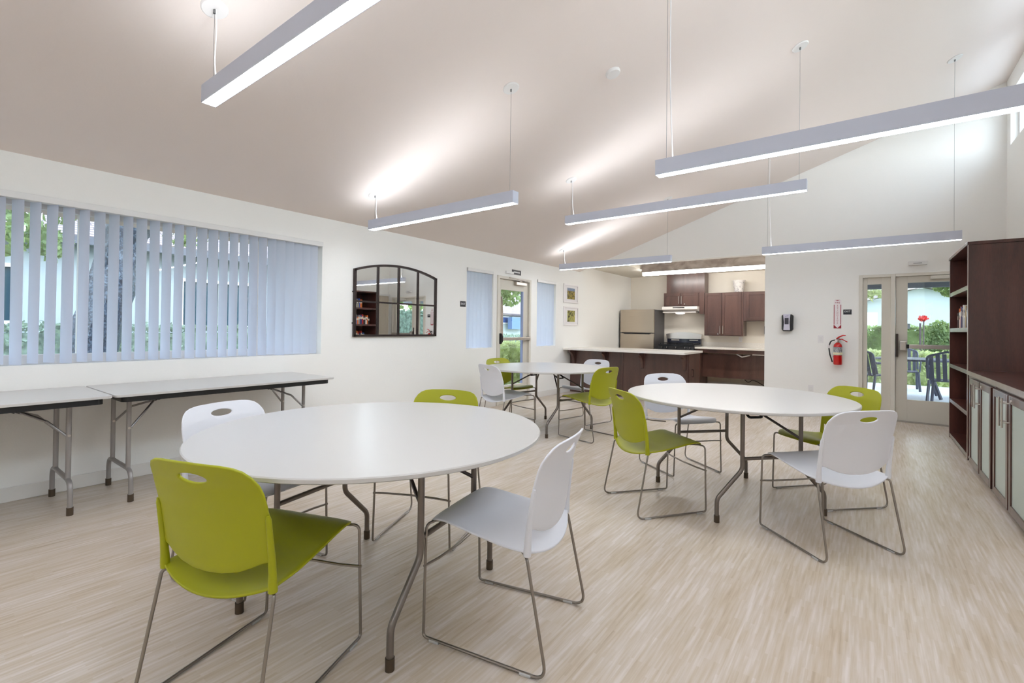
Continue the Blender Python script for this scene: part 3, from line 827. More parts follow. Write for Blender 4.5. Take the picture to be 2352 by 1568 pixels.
def make_chair(shell):
    r = empty('stacking_chair', (0, 0, 0))
    o = seat_mesh().build('seat', shell, r, local=True, smooth=True)
    s = o.modifiers.new('thickness', 'SOLIDIFY'); s.thickness = .009; s.offset = 0
    b = o.modifiers.new('edge', 'BEVEL'); b.width = .003; b.segments = 2; b.limit_method = 'ANGLE'
    o = back_mesh().build('backrest', shell, r, local=True, smooth=True)
    s = o.modifiers.new('thickness', 'SOLIDIFY'); s.thickness = .009; s.offset = 0
    b = o.modifiers.new('edge', 'BEVEL'); b.width = .003; b.segments = 2; b.limit_method = 'ANGLE'
    for sg in (-1, 1):
        mb = MB(); pts = [(sg * (.2285 + .0004 * k), y_back(z) - .005, z) for k, z in enumerate((.413, .43, .47, .52, .58, .64, .655))]
        mb.tube(pts, [.0145, .0145, .0125, .011, .010, .009, .005], n=12, ry=None)
        mb.build('side_post', shell, r, local=True, smooth=True)
        fr = MB()
        path = fillet([(sg * .08, .13, .434), (sg * .17, .205, .445), (sg * .222, .219, .446), (sg * .235, .2185, .01), (sg * .250, -.305, .0065), (sg * .238, -.222, .408), (sg * .19, -.19, .400), (sg * .10, -.10, .402)],
                      [0, .03, .03, .018, .045, .02, .03, 0], 7)
        fr.tube(path, .0058, n=10); fr.build('sled_leg', FRAMEM, r, local=True, smooth=True)
        for yy in (.165, -.225):
            xx = sg * (.2355 + .015 * (.2185 - yy) / .52)
            g = MB(); g.box(xx - .008, xx + .008, yy - .022, yy + .022, 0, .010); g.build('glide', CLEARP, r, local=True, bevel=.002)
    st = MB(); st.tube([(-.235, .2185, .285), (-.15, .203, .285), (0, .195, .285), (.15, .203, .285), (.235, .2185, .285)], .0055, n=10); st.build('stretcher', FRAMEM, r, local=True, smooth=True)
    return r

CH = [
 ('g', -1.741, .858, 18.9, 'green chair with its back to the camera, largest and nearest'),
 ('w', -1.236, 1.572, 102.7, 'white chair on the right side of the nearest round table'),
 ('g', -1.186, 3.326, -39.0, 'green chair at the near left edge of the second table, side turned to the camera'),
 ('w', -.218, 3.382, 48.1, 'white chair in front of the right round table with its back to the camera'),
 ('w', -2.455, 1.15, -77.2, 'white chair between the nearest round table and the folding tables by the window'),
 ('g', -2.111, 1.974, -157.5, 'green chair on the far side of the nearest round table'),
 ('w', -1.318, 4.294, -127.2, 'white chair behind the right round table, in front of the kitchen island'),
 ('g', -.265, 4.198, 137.6, 'green chair behind the right round table, in front of the back door'),
 ('w', -3.392, 4.44, -17.0, 'white chair at the left side of the farthest round table'),
 ('g', -2.581, 4.875, 79.3, 'green chair on the right side of the farthest round table'),
 ('g', -3.798, 5.055, -98.2, 'green chair behind the farthest table, in front of the glazed side door'),
 ('w', -3.035, 5.623, 167.2, 'white chair behind the farthest table, against the island'),
]
proto = {'g': make_chair(GREEN), 'w': make_chair(WHITEP)}
used = set()
for k, x, y, a, lab in CH:
    c = proto[k] if k not in used else copy_tree(proto[k])
    used.add(k)
    c.location = (x, y, 0); c.rotation_euler = (0, 0, radians(a))
    tag(c, lab, 'chair', 'stacking chairs around the round tables')

# ------------------------------------------------------------------ round tables
def make_round_table():
    r = empty('round_table', (0, 0, 0)); zt, R_ = .757, .764
    mb = MB(); mb.lathe([(R_ - .006, zt - .020), (R_, zt - .016), (R_, zt - .004), (R_ - .004, zt)], (0, 0, 0), 96); mb.build('tabletop', LAM, r, local=True, smooth=True)
    mb = MB(); mb.lathe([(.50, zt - .034), (.52, zt - .0205)], (0, 0, 0), 64); mb.build('underframe', BLACKP, r, local=True, smooth=True)
    for sx_ in (-1, 1):
        x = sx_ * .40
        for sy in (-1, 1):
            pts = fillet([(x, sy * .215, .722), (x, sy * .215, .33), (x, sy * .395, .15), (x, sy * .395, .03)], [0, .07, .07, 0], 7)
            l = MB(); l.tube(pts, .0135, n=14); lo = l.build('leg', STEELG, r, local=True, smooth=True)
            f = MB(); f.cyl((x, sy * .395, 0), .017, .045, n=16); f.build('rubber_foot', RUBBER, lo, local=True, smooth=True)
        c = MB(); c.tube([(x, -.215, .40), (x, .215, .40)], .0115, n=12); c.build('crossbar', STEELG, r, local=True, smooth=True)
        t = MB(); t.box(x - .02, x + .02, -.25, .25, .715, .736); t.build('hinge_rail', BLACKP, r, local=True)
        for sy in (-1, 1):
            t = MB(); t.tube([(x, sy * .21, .52), (x - sx_ * .06, sy * .17, .56), (x - sx_ * .22, sy * .05, .67), (x - sx_ * .27, sy * .05, .72)], .0085, n=8); t.build('brace', mat('brace_steel', srgb(100, 92, 88), .35, metal=.6), r, local=True, smooth=True)
        t = MB(); t.tube(fillet([(x - sx_ * .20, -.05, .665), (x - sx_ * .16, -.05, .635), (x - sx_ * .16, .05, .635), (x - sx_ * .20, .05, .665)], .015), .009, n=8); t.build('brace_lock', BLACKP, r, local=True, smooth=True)
    return r
T0 = make_round_table()
for i, (x, y, a, lab) in enumerate([(-1.84, 1.40, 12.8, 'nearest white round folding table, largest in the view'),
                                   (-.788, 3.795, -43.4, 'white round folding table on the right in front of the kitchen'),
                                   (-3.19, 4.96, -11.8, 'farthest white round folding table near the glazed side door')]):
    t = T0 if i == 0 else copy_tree(T0)
    t.location = (x, y, 0); t.rotation_euler = (0, 0, radians(a)); tag(t, lab, 'table', 'round folding tables')

# ------------------------------------------------------------------ rectangular folding tables
def rect_table(y0, y1, label):
    r = empty('folding_table', (-4.29, (y0 + y1) / 2, 0)); tag(r, label, 'table', 'folding tables under the wide window')
    x0, x1, zt = -4.685, -3.905, .762
    def rr(ax0, ax1, ay0, ay1, rad):
        p = []
        for cx_, cy_, a0 in ((ax1 - rad, ay1 - rad, 0), (ax0 + rad, ay1 - rad, 90), (ax0 + rad, ay0 + rad, 180), (ax1 - rad, ay0 + rad, 270)):
            for k in range(7):
                a = radians(a0 + 15 * k); p.append((cx_ + rad * cos(a), cy_ + rad * sin(a)))
        return p
    MB().prism(rr(x0, x1, y0, y1, .03), 'z', zt - .016, zt).build('tabletop', LAM, r, bevel=.002)
    MB().prism(rr(x0 + .025, x1 - .018, y0 + .04, y1 - .04, .045), 'z', zt - .052, zt - .016).build('edge_skirt', SKIRT, r)
    for ye, s in ((y0 + .13, 1), (y1 - .17, -1)):
        xa, xb = -4.62, -4.075
        for xx in (xa + .10, xb - .07):
            u = MB(); u.tube([(xx, ye, .715), (xx, ye, .215)], .0145, n=14); uo = u.build('leg', STEELL, r, smooth=True)
            if s == 1 or True:
                q = MB(); q.cyl((xx + .0135, ye, .50), .008, .004, axis='x', n=12); q.build('rivet', CHROME, uo, smooth=True)
        b = MB(); b.tube(fillet([(xa, ye, .02), (xa, ye, .215), (xb, ye, .215), (xb, ye, .02)], [0, .085, .085, 0], 8), .0145, n=14); b.build('foot_bar', STEELL, r, smooth=True)
        for xx in (xa, xb):
            f = MB(); f.cyl((xx, ye, 0), .018, .05, n=16); f.build('rubber_foot', RUBBER, r, smooth=True)
        for xx in (xa + .10, xb - .07):
            b = MB(); b.tube([(xx, ye + s * .012, .50), (xx - .03 if xx > -4.3 else xx + .03, ye + s * .10, .60), (-4.33, ye + s * .20, .655)], .008, n=8); b.build('brace', STEELL, r, smooth=True)
        b = MB(); b.tube([(-4.33, ye + s * .19, .65), (-4.33, ye + s * .34, .715)], .010, n=8); b.build('brace_lock', mat('dark_brace', srgb(60, 54, 52)), r, smooth=True)
        b = MB(); b.tube([(-4.33, ye + s * .22, .665), (-4.33, ye + s * .28, .692)], .017, n=4); b.build('lock_sleeve', BLACKP, r)
rect_table(.905, 2.49, 'white folding table with a black edge under the window, the right one of two')
rect_table(-.70, .893, 'white folding table with a black edge at the left edge of the view')

# ------------------------------------------------------------------ casework on the right wall
bx0, bx1, by0, by1 = .785, 1.385, 6.355, 7.66
r = empty('bookcase', ((bx0 + bx1) / 2, (by0 + by1) / 2, 0)); tag(r, 'tall dark wooden bookcase with open shelves by the back door', 'bookcase')
t = .035
MB().box(bx0, bx1, by0, by0 + t, 0, 2.10).build('side_panel', WOOD, r, bevel=.002)
MB().box(bx0, bx1, by1 - t, by1, 0, 2.10).build('side_panel', WOOD, r, bevel=.002)
MB().box(bx0 - .008, bx1, by0 - .008, by1 + .008, 2.10, 2.13).build('top_panel', WOOD, r, bevel=.002)
MB().box(bx1 - .012, bx1, by0 + t, by1 - t, .01, 2.10).build('back_panel', WOOD, r)
SH = [(.012, .053), (.421, .463), (.832, .874), (1.248, 1.293), (1.665, 1.71)]
for z0, z1 in SH: MB().box(bx0 + .002, bx1 - .012, by0 + t, by1 - t, z0, z1).build('shelf', WOOD, r, bevel=.002)
MB().box(bx0 - .002, bx0 + .004, by0 - .003, by0 + t, 0, 2.10).build('front_edge_sheen', SHEENW, r)  # pale strip: glancing sheen on the panel edge, put into the colour

# books
cols = {'red': (176, 36, 32), 'cream': (226, 214, 184), 'white': (226, 224, 218), 'navy': (36, 44, 96), 'teal': (52, 116, 116), 'orange': (214, 108, 40), 'green': (70, 110, 60),
        'yellow': (220, 190, 60), 'black': (30, 28, 30), 'brown': (110, 70, 46), 'blue': (50, 80, 160), 'grey': (140, 138, 136)}
def book(x0, y, th, z, h, dp, c, shelf):
    r = empty('book', (x0, y + th / 2, z)); cm = mat('cover_' + c, srgb(*cols[c]), .5)
    b = MB(); b.box(x0, x0 + dp, y, y + .002, z, z + h); b.box(x0, x0 + dp, y + th - .002, y + th, z, z + h); b.box(x0, x0 + .003, y + .002, y + th - .002, z, z + h)
    b.build('cover', cm, r)
    MB().box(x0 + .004, x0 + dp - .003, y + .002, y + th - .002, z + .003, z + h - .003).build('pages', mat('paper', srgb(228, 220, 200), .9), r)
    MB().box(x0 - .0006, x0, y + .003, y + th - .003, z + h * .55, z + h * .8).build('spine_label', mat('spine_' + ('l' if c not in ('white', 'cream', 'yellow') else 'd'), srgb(220, 210, 190) if c not in ('white', 'cream', 'yellow') else srgb(90, 60, 50), .5), r)
    tag(r, '%s-spined book standing on the %s of the bookcase' % (c, shelf), 'book', '%s books on the %s' % (c, shelf))
for (ya, yb, sh, xf, sn) in ((6.50, 7.45, SH[3][1], .83, 'middle shelf'), (7.0, 7.32, SH[4][1], .98, 'top shelf'), (6.95, 7.42, SH[2][1], .98, 'shelf level with the counter')):
    y = ya
    while y < yb:
        th = random.uniform(.018, .045); c = random.choice(list(cols)); h = random.uniform(.17, .25)
        book(xf + random.uniform(0, .02), y, th, sh, h, random.uniform(.13, .17), c, sn); y += th + .0015
# base cabinets with frosted doors
FROST = mat('frosted_glass', srgb(186, 198, 192), .35, spec=.4)
def base_cab(y0, y1, doors, label):
    r = empty('base_cabinet', (1.08, (y0 + y1) / 2, 0)); tag(r, label, 'cabinet', 'low cabinets along the right wall')
    b = MB(); b.box(.787, 1.385, y0, y0 + .018, .03, .834); b.box(.787, 1.385, y1 - .018, y1, .03, .834); b.box(.787, 1.385, y0 + .018, y1 - .018, .03, .05); b.box(.80, 1.385, y0 + .018, y1 - .018, 0, .03)
    b.box(1.37, 1.385, y0 + .018, y1 - .018, .05, .834); b.box(.79, .81, y0 + .018, y1 - .018, .80, .834); b.build('carcass', WOOD, r)
    for i, (a, c) in enumerate(doors):
        d_ = MB(); st = .055; zz0, zz1 = .035, .818
        d_.box(.764, .785, a, a + st, zz0, zz1); d_.box(.764, .785, c - st, c, zz0, zz1); d_.box(.764, .785, a + st, c - st, zz0, zz0 + st); d_.box(.764, .785, a + st, c - st, zz1 - st, zz1)
        do = d_.build('door', WOOD, r, bevel=.003)
        MB().box(.772, .778, a + st - .005, c - st + .005, zz0 + st - .005, zz1 - st + .005).build('glass_panel', FROST, do)
        hy = (c - .028) if i % 2 == 0 else (a + .028)
        h = MB(); h.tube([(.728, hy, .60), (.728, hy, .80)], .0055, n=10)
        for hz_ in (.635, .765): h.tube([(.764, hy, hz_), (.728, hy, hz_)], .0045, n=8)
        h.build('handle', CHROME, do, smooth=True)
        if i % 2 == 0:
            q = MB(); q.cyl((.757, c - .09, .785), .010, .008, axis='x', n=14); q.build('lock', CHROME, do, smooth=True)
base_cab(5.115, 6.35, [(5.15, 5.60), (5.63, 6.10)], 'low cabinet with two frosted doors next to the bookcase')
base_cab(4.05, 5.112, [(4.09, 4.57), (4.60, 5.07)], 'low cabinet with two frosted doors at the right edge of the view')
r = empty('countertop', (1.085, 5.2, .834)); tag(r, 'dark wooden countertop over the low cabinets', 'countertop')
MB().box(.78, 1.39, 4.04, 6.352, .836, .876).build('slab', WOOD, r, bevel=.003)
MB().box(.776, .781, 4.04, 6.352, .836, .876).build('front_edge_sheen', SHEENW, r)  # counter edge with its gloss reflection painted as a lighter tone

# ------------------------------------------------------------------ kitchen
KB = 11.13
r = empty('refrigerator', (-4.24, 10.75, 0)); tag(r, 'stainless top-freezer refrigerator with dark sides in the kitchen', 'refrigerator')
MB().box(-4.645, -3.845, 10.46, 11.11, .01, 1.70).build('body', FRIDGES, r, bevel=.006)
def fdoor(z0, z1, nm):
    mb = MB(); n = 14; pts = []
    for i in range(n + 1):
        u = i / n; pts.append((-4.645 + .80 * u, 10.405 - .018 * sin(pi * u)))
    pts += [(-3.845, 10.455), (-4.645, 10.455)]
    mb.prism(pts, 'z', z0, z1); return mb.build(nm, STAIN, r, smooth=True)
o1 = fdoor(1.172, 1.70, 'freezer_door'); o2 = fdoor(.06, 1.150, 'fridge_door')
h = MB(); h.prism([(-4.60, 1.172), (-3.86, 1.172), (-3.94, 1.135), (-4.53, 1.135)], 'y', 10.372, 10.40); h.build('handle_recess', BLACKP, r)
MB().box(-4.62, -3.87, 10.43, 10.46, .01, .06).build('kick_plate', BLACKP, r)
# stove
r = empty('stove', (-3.36, 10.75, 0)); tag(r, 'black gas range with a stainless curved backguard', 'stove')
MB().box(-3.752, -2.972, 10.47, 11.06, .02, .88).build('body', ENAMEL, r, bevel=.004)
b = MB(); b.prism([(10.44, .80), (10.47, .79), (10.50, .915), (10.47, .918)], 'x', -3.752, -2.972); b.build('control_panel', ENAMEL, r)
for kx in (-3.66, -3.56, -3.36, -3.16, -3.06):
    k_ = MB(); k_.cyl((kx, 10.425, .855), .021, .03, axis='y', n=16); ko = k_.build('knob', BLACKP, r, smooth=True)
    MB().box(kx - .003, kx + .003, 10.421, 10.426, .84, .872).build('pointer', CHROME, ko)
MB().box(-3.755, -2.968, 10.46, 11.06, .88, .922).build('cooktop', ENAMEL, r, bevel=.004)
for gx in (-3.56, -3.17):
    g = MB()
    for q in range(4):
        yy = 10.56 + q * .13; g.box(gx - .17, gx + .17, yy - .006, yy + .006, .935, .95)
    for q in (-.16, 0, .16): g.box(gx + q - .006, gx + q + .006, 10.52, 11.0, .935, .95)
    for q in (-.16, .16):
        for yy in (10.53, 10.99): g.box(gx + q - .007, gx + q + .007, yy - .007, yy + .007, .92, .936)
    g.build('grate', BLACKP, r)
b = MB(); b.box(-3.735, -2.985, 11.0, 11.10, .90, 1.05); b.build('backguard_base', DARKGLASS, r)
b = MB(); pts = [(-3.745, 1.04), (-2.975, 1.04), (-2.965, 1.12)] + [(-2.965 - .79 * i / 12, 1.145 + .05 * sin(pi * i / 12)) for i in range(13)] + [(-3.755, 1.12)]
b.prism(pts, 'y', 10.985, 11.10); b.build('backguard', STAINB, r)
MB().box(-3.64, -3.46, 10.996, 11.0, 1.0, 1.02).build('badge', CHROME, r)
MB().box(-3.23, -3.04, 10.996, 11.0, 1.0, 1.02).build('badge', CHROME, r)
b = MB(); b.box(-3.74, -2.98, 10.43, 10.47, .22, .77); bo = b.build('oven_door', ENAMEL, r, bevel=.005)
b = MB(); b.tube([(-3.68, 10.40, .72), (-3.04, 10.40, .72)], .011); b.build('oven_handle', CHROME, bo, smooth=True)
# hood
r = empty('range_hood', (-3.35, 10.8, 1.59)); tag(r, 'white under-cabinet range hood above the stove', 'range hood')
b = MB(); b.prism([(10.64, 1.70), (10.64, 1.765), (11.12, 1.765), (11.12, 1.66), (10.74, 1.66)], 'x', -3.745, -2.965); b.build('body', mat('hood_white', srgb(232, 226, 222), .35), r, bevel=.004)
MB().box(-3.745, -3.01, 10.70, 11.12, 1.625, 1.655).build('visor', mat('hood_white', srgb(232, 226, 222), .35), r, bevel=.004)
MB().box(-3.50, -3.24, 10.634, 10.64, 1.73, 1.748).build('vent_slot', BLACKP, r)
b = MB(); b.lathe([(.10, 0), (.085, -.018), (.03, -.026)], (-3.38, 10.80, 1.625), 20); b.build('lamp_lens', EHOOD, r, smooth=True)

def shaker(mb_parent, x0, x1, z0, z1, yf, handle=None, lock=None):
    d_ = MB(); st = .055
    d_.box(x0, x0 + st, yf - .02, yf, z0, z1); d_.box(x1 - st, x1, yf - .02, yf, z0, z1); d_.box(x0 + st, x1 - st, yf - .02, yf, z0, z0 + st); d_.box(x0 + st, x1 - st, yf - .02, yf, z1 - st, z1)
    d_.box(x0 + st, x1 - st, yf - .012, yf, z0 + st, z1 - st)
    do = d_.build('door', KWOOD, mb_parent, bevel=.002)
    if handle:
        hx, za, zb = handle
        h = MB(); h.tube([(hx, yf - .05, za), (hx, yf - .05, zb)], .006, n=8)
        for z in (za + .03, zb - .03): h.tube([(hx, yf - .02, z), (hx, yf - .05, z)], .004, n=6)
        h.build('handle', STAINB, do, smooth=True)
    if lock:
        q = MB(); q.cyl((lock[0], yf - .028, lock[1]), .012, .008, axis='y', n=12); q.build('lock', STAINB, do, smooth=True)
YC = 10.80
r = empty('wall_cabinet', (-3.3, 10.96, 1.785)); tag(r, 'short dark wall cabinet with a boxed flue above, over the stove', 'cabinet', 'kitchen wall cabinets')
MB().box(-3.755, -2.968, YC, KB, 1.77, 2.085).build('carcass', KWOOD, r)
MB().box(-2.966, -2.862, YC, KB, 1.60, 2.085).build('filler_panel', KWOOD, r)
MB().box(-3.70, -2.864, YC + .02, KB, 2.087, 2.518).build('flue_box', KWOOD, r)
shaker(r, -3.75, -3.38, 1.79, 2.07, YC, (-3.40, 1.83, 2.0)); shaker(r, -3.37, -2.985, 1.79, 2.07, YC, (-3.345, 1.83, 2.0), (-3.28, 1.825))
r = empty('wall_cabinet', (-2.47, 10.96, 1.13)); tag(r, 'tall two-door dark wall cabinet right of the stove', 'cabinet', 'kitchen wall cabinets')
MB().box(-2.855, -2.075, YC, KB, 1.125, 2.055).build('carcass', KWOOD, r)
shaker(r, -2.85, -2.50, 1.14, 2.045, YC, (-2.525, 1.17, 1.34), (-2.57, 1.165)); shaker(r, -2.49, -2.115, 1.14, 2.045, YC, (-2.465, 1.17, 1.34))
r = empty('wall_cabinet', (-1.7, 10.96, 1.445)); tag(r, 'shorter dark wall cabinet at the far right of the kitchen', 'cabinet', 'kitchen wall cabinets')
MB().box(-2.072, -1.31, YC, KB, 1.442, 2.055).build('carcass', KWOOD, r)
shaker(r, -2.02, -1.36, 1.46, 2.04, YC)
# back counter
r = empty('back_counter', (-2.1, 10.8, .09)); tag(r, 'white kitchen counter with dark open knee space below', 'counter')
MB().box(-2.965, -1.302, 10.47, KB - .001, .842, .878).build('worktop', QUARTZ, r, bevel=.003)
MB().box(-2.96, -1.305, KB - .012, KB - .001, .878, .98).build('backsplash', QUARTZ, r)
MB().box(-2.96, -1.305, 10.50, 10.52, .765, .842).build('apron', KWOOD, r)
MB().box(-2.96, -2.86, 10.50, 11.1, .005, .765).build('side_gable', KWOOD, r)
MB().box(-2.855, -1.305, 10.66, 10.68, .24, .74).build('knee_panel', KWOOD, r)
b = MB(); b.tube(fillet([(-2.15, 10.56, .755), (-2.05, 10.56, .70), (-1.9, 10.60, .74)], .02), .012); b.build('sink_pipe', WHITEM, r, smooth=True)
MB().box(-1.86, -1.32, 10.56, 10.64, .745, .762).build('bracket', STAINB, r)
# bucket
b = MB(); b.lathe([(.085, 0), (.09, .004), (.118, .225), (.128, .245), (.128, .255), (.112, .252), (.08, .02)], (-2.19, 10.93, 2.057), 32)
tag(b.build('decorative_bucket', BUCKETM, smooth=True), 'grey and white patterned bucket on top of the kitchen wall cabinets', 'bucket')
# navy item at far right
r = empty('wall_dispenser', (-1.655, 11.08, 1.14)); tag(r, 'small navy blue box on the kitchen wall, cut by the wall corner', 'dispenser')
MB().box(-1.72, -1.62, 11.05, KB, 1.17, 1.34).build('body', NAVY, r, bevel=.006)
MB().cyl((-1.66, 11.08, 1.12), .018, .05, n=12).build('nozzle', SIGNW, r)
# outlets in kitchen
r = empty('outlet_plate', (-2.19, KB, .98)); tag(r, 'white outlet plate on the kitchen backsplash wall', 'wall plate')
MB().box(-2.225, -2.155, KB - .006, KB, .995, 1.105).build('plate', OUTW, r, bevel=.002); MB().box(-2.205, -2.175, KB - .009, KB - .005, 1.02, 1.08).build('socket', WHITEM, r)
# cord under the counter
b = MB(); b.tube(fillet([(-2.10, 11.10, .19), (-2.02, 11.07, .13), (-1.94, 11.05, .20), (-1.86, 11.08, .17), (-1.7, 11.06, .08), (-1.45, 11.05, .02)], .05), .007)
tag(b.build('power_cable', mat('grey_cable', srgb(70, 66, 64), .5), smooth=True), 'dark loose cable under the kitchen counter', 'cable')

# island
r = empty('kitchen_island', (-3.56, 8.5, 0)); tag(r, 'dark wooden kitchen island base with curved brackets', 'kitchen island')
iy, ix1 = 8.16, -2.42
MB().box(-4.695, ix1, iy + .02, 8.80, .09, .825).build('body', KWOOD, r)
MB().box(-4.695, ix1 - .02, iy + .06, 8.76, 0, .09).build('toe_kick', BLACKP, r)
MB().box(-4.695, -3.585, iy, iy + .02, .005, .825).build('front_panel', KWOOD, r, bevel=.002)
MB().box(-3.58, ix1, iy, iy + .02, .005, .825).build('front_panel', KWOOD, r, bevel=.002)
MB().box(ix1, ix1 + .02, iy + .03, 8.78, .10, .825).build('end_panel', KWOOD, r, bevel=.003)
h = MB(); h.tube(fillet([(ix1 + .02, iy + .16, .56), (ix1 + .05, iy + .16, .56), (ix1 + .05, iy + .16, .44), (ix1 + .02, iy + .16, .44)], .01), .006); h.build('pull_handle', mat('dark_bronze', srgb(70, 62, 58)), r, smooth=True)
for cx_ in (-4.60, -3.93, -3.21, -2.47):
    c = MB(); pr = [(iy, .825), (iy - .22, .825), (iy - .22, .785)]
    for k in range(9):
        a = radians(90 * k / 8); pr.append((iy - .22 + .17 * sin(a), .785 - .20 * (1 - cos(a))))
    pr += [(iy - .045, .555), (iy, .54)]
    c.prism(pr, 'x', cx_ - .025, cx_ + .025); c.build('corbel', KWOOD, r, bevel=.003)
    MB().box(cx_ - .045, cx_ + .045, iy - .012, iy, .52, .825).build('corbel_plate', KWOOD, r)
MB().box(-4.695, -2.385, 7.87, 8.93, .829, .866).build('island_worktop', QUARTZ, None, bevel=.004)
tag(bpy.data.objects['island_worktop'], 'white stone countertop on the kitchen island', 'worktop')

# ------------------------------------------------------------------ outside
struct(MB().box(-60, 60, -40, 90, -.30, -.10).build('ground', LAWN, loc=(0, 0, 0)))
struct(MB().box(-8.0, -4.86, -12, 30, -.10, -.04).build('path', SOIL, loc=(0, 0, 0)))
struct(MB().box(-1.15, 9, 8.66, 14.8, -.10, -.012).build('patio_slab', CONC, loc=(0, 0, 0)))
b = MB(); b.box(-1.15, 5, 8.6, 12.2, 2.46, 2.6); b.build('porch', FASCIA)
r = bpy.data.objects['porch']; struct(r)
struct(MB().box(-1.15, 5, 12.05, 12.2, 2.12, 2.46).build('beam_porch', FASCIA))

def leaves(mb, n, fn, size, flat=.0):
    for _ in range(n):
        p = Vector(fn()); s = size * random.uniform(.6, 1.3)
        q = Quaternion((random.gauss(0, 1), random.gauss(0, 1), random.gauss(0, 1), random.gauss(0, 1))).normalized()
        a = q @ Vector((s, 0, 0)); b_ = q @ Vector((0, s * .6, 0)); c = q @ Vector((0, 0, s * .18))
        mb.add([p - a, p - b_ + c, p + a, p + b_ + c], [(0, 1, 2, 3)])
def ell(c, rx, ry, rz, shell=.6):
    def f():
        while True:
            v = Vector((random.uniform(-1, 1), random.uniform(-1, 1), random.uniform(-1, 1)))
            if shell < v.length < 1: return (c[0] + v.x * rx, c[1] + v.y * ry, c[2] + v.z * rz)
    return f
def blob(mb, c, rx, ry, rz):
    n, m = 14, 9; vs = []
    for j in range(m + 1):
        ph = pi * j / m
        for i in range(n):
            a = 2 * pi * i / n; k = .86 + .14 * sin(3 * a + 2 * ph) * cos(5 * ph)
            vs.append((c[0] + rx * k * sin(ph) * cos(a), c[1] + ry * k * sin(ph) * sin(a), c[2] + rz * k * cos(ph)))
    mb.add(vs, [(j * n + i, j * n + (i + 1) % n, (j + 1) * n + (i + 1) % n, (j + 1) * n + i) for j in range(m) for i in range(n)])

def hedge(x0, x1, y0, y1, h, n, label, m=LEAFC, size=.05, lump=.0):
    mb = MB(); nx, ny = max(2, int((x1 - x0) / .4)), max(2, int((y1 - y0) / .4))
    mb.box(x0 + .06, x1 - .06, y0 + .06, y1 - .06, -.1, h - .08)
    def f():
        s = random.random(); x, y, z = random.uniform(x0, x1), random.uniform(y0, y1), random.uniform(-.05, h)
        if s < .35: z = h + random.gauss(0, .03)
        elif s < .7:
            if (x1 - x0) < (y1 - y0): x = (x1 if random.random() < .75 else x0) + random.gauss(0, .035)
            else: y = (y0 if random.random() < .75 else y1) + random.gauss(0, .035)
        else:
            if (x1 - x0) < (y1 - y0): y = random.choice((y0, y1)) + random.gauss(0, .03)
            else: x = random.choice((x0, x1)) + random.gauss(0, .03)
        return x, y, z
    leaves(mb, n, f, size)
    return tag(mb.build('hedge', m), label, 'hedge')
hedge(-10.1, -9.3, -3, 6.2, 1.16, 9000, 'clipped green hedge along the white house outside the wide window', size=.045)
hedge(-7.3, -6.4, 6.9, 10.8, .86, 5000, 'bushy green hedge close outside the glazed side door', LEAFB, size=.045)
hedge(-13.5, -12.6, 12.5, 20, .88, 4000, 'farther green hedge beyond the glazed side door', size=.055)
hedge(-3, 5, 18.9, 19.8, 1.38, 7000, 'long green hedge behind the patio', LEAFA, size=.07)
b = MB(); blob(b, (1.62, 17.7, .70), .36, .4, .82); blob(b, (1.65, 17.7, .5), .6, .45, .7); leaves(b, 2600, ell((1.62, 17.7, .75), .42, .45, .86, .75), .05); leaves(b, 1500, ell((1.65, 17.7, .45), .7, .55, .72, .75), .05)
tag(b.build('bush', LEAFA), 'pointed green bush rising above the hedge behind the patio', 'bush')
hedge(-1.5, 3.5, 15.0, 15.7, .72, 4000, 'low pale green shrubs at the edge of the patio', LEAFB, size=.06)

hedge(6.2, 7.0, 8.9, 18, 1.9, 5000, 'tall green hedge right of the patio, seen only in the mirror', LEAFC, size=.08)
# big leaning trunk outside the wide window
r = empty('tree', (-7.5, 1.5, -.1)); tag(r, 'large leaning tree with dark furrowed bark outside the wide window', 'tree')
def trunk(mb, ctr, rad, n=28):
    vs = []; m = 40
    def samp(t):
        z = t; 
        for (a, pa, ra), (b_, pb, rb) in zip(ctr, ctr[1:]):
            if z <= b_: k = (z - a) / (b_ - a); return pa[0] + (pb[0] - pa[0]) * k, pa[1] + (pb[1] - pa[1]) * k, ra + (rb - ra) * k
        return ctr[-1][1][0], ctr[-1][1][1], ctr[-1][2]
    z0, z1 = ctr[0][0], ctr[-1][0]
    for j in range(m + 1):
        z = z0 + (z1 - z0) * j / m; cx_, cy_, rr = samp(z)
        for i in range(n):
            a = 2 * pi * i / n; k = 1 + .05 * sin(7 * a + 3 * z) + .04 * sin(13 * a - 5 * z)
            vs.append((cx_ + rr * k * cos(a), cy_ + rr * k * sin(a), z))
    mb.add(vs, [(j * n + i, j * n + (i + 1) % n, (j + 1) * n + (i + 1) % n, (j + 1) * n + i) for j in range(m) for i in range(n)])
b = MB(); trunk(b, [(-.1, (-7.5, 1.42), .36), (.4, (-7.5, 1.46), .27), (.86, (-7.5, 1.50), .24), (1.25, (-7.5, 1.56), .25), (1.75, (-7.5, 1.70), .24), (2.2, (-7.5, 1.78), .22), (2.7, (-7.45, 1.86), .22), (4.2, (-7.3, 2.2), .16)], 0)
b.build('trunk', BARK, r, smooth=True)
b = MB(); b.tube([(-7.5, 1.80, 2.2), (-7.4, 2.25, 2.75), (-7.2, 3.0, 3.5)], [.10, .085, .05], n=10); b.tube([(-7.5, 1.7, 2.5), (-7.4, 1.2, 3.0), (-7.2, .4, 3.1), (-7.0, .1, 2.75)], [.07, .05, .025, .01], n=8)
b.build('branch', BARK, r, smooth=True)
b = MB()
leaves(b, 420, ell((-7.2, .95, 2.62), .7, .55, .36, 0), .06); leaves(b, 230, ell((-7.0, .78, 2.2), .35, .22, .30, 0), .055)
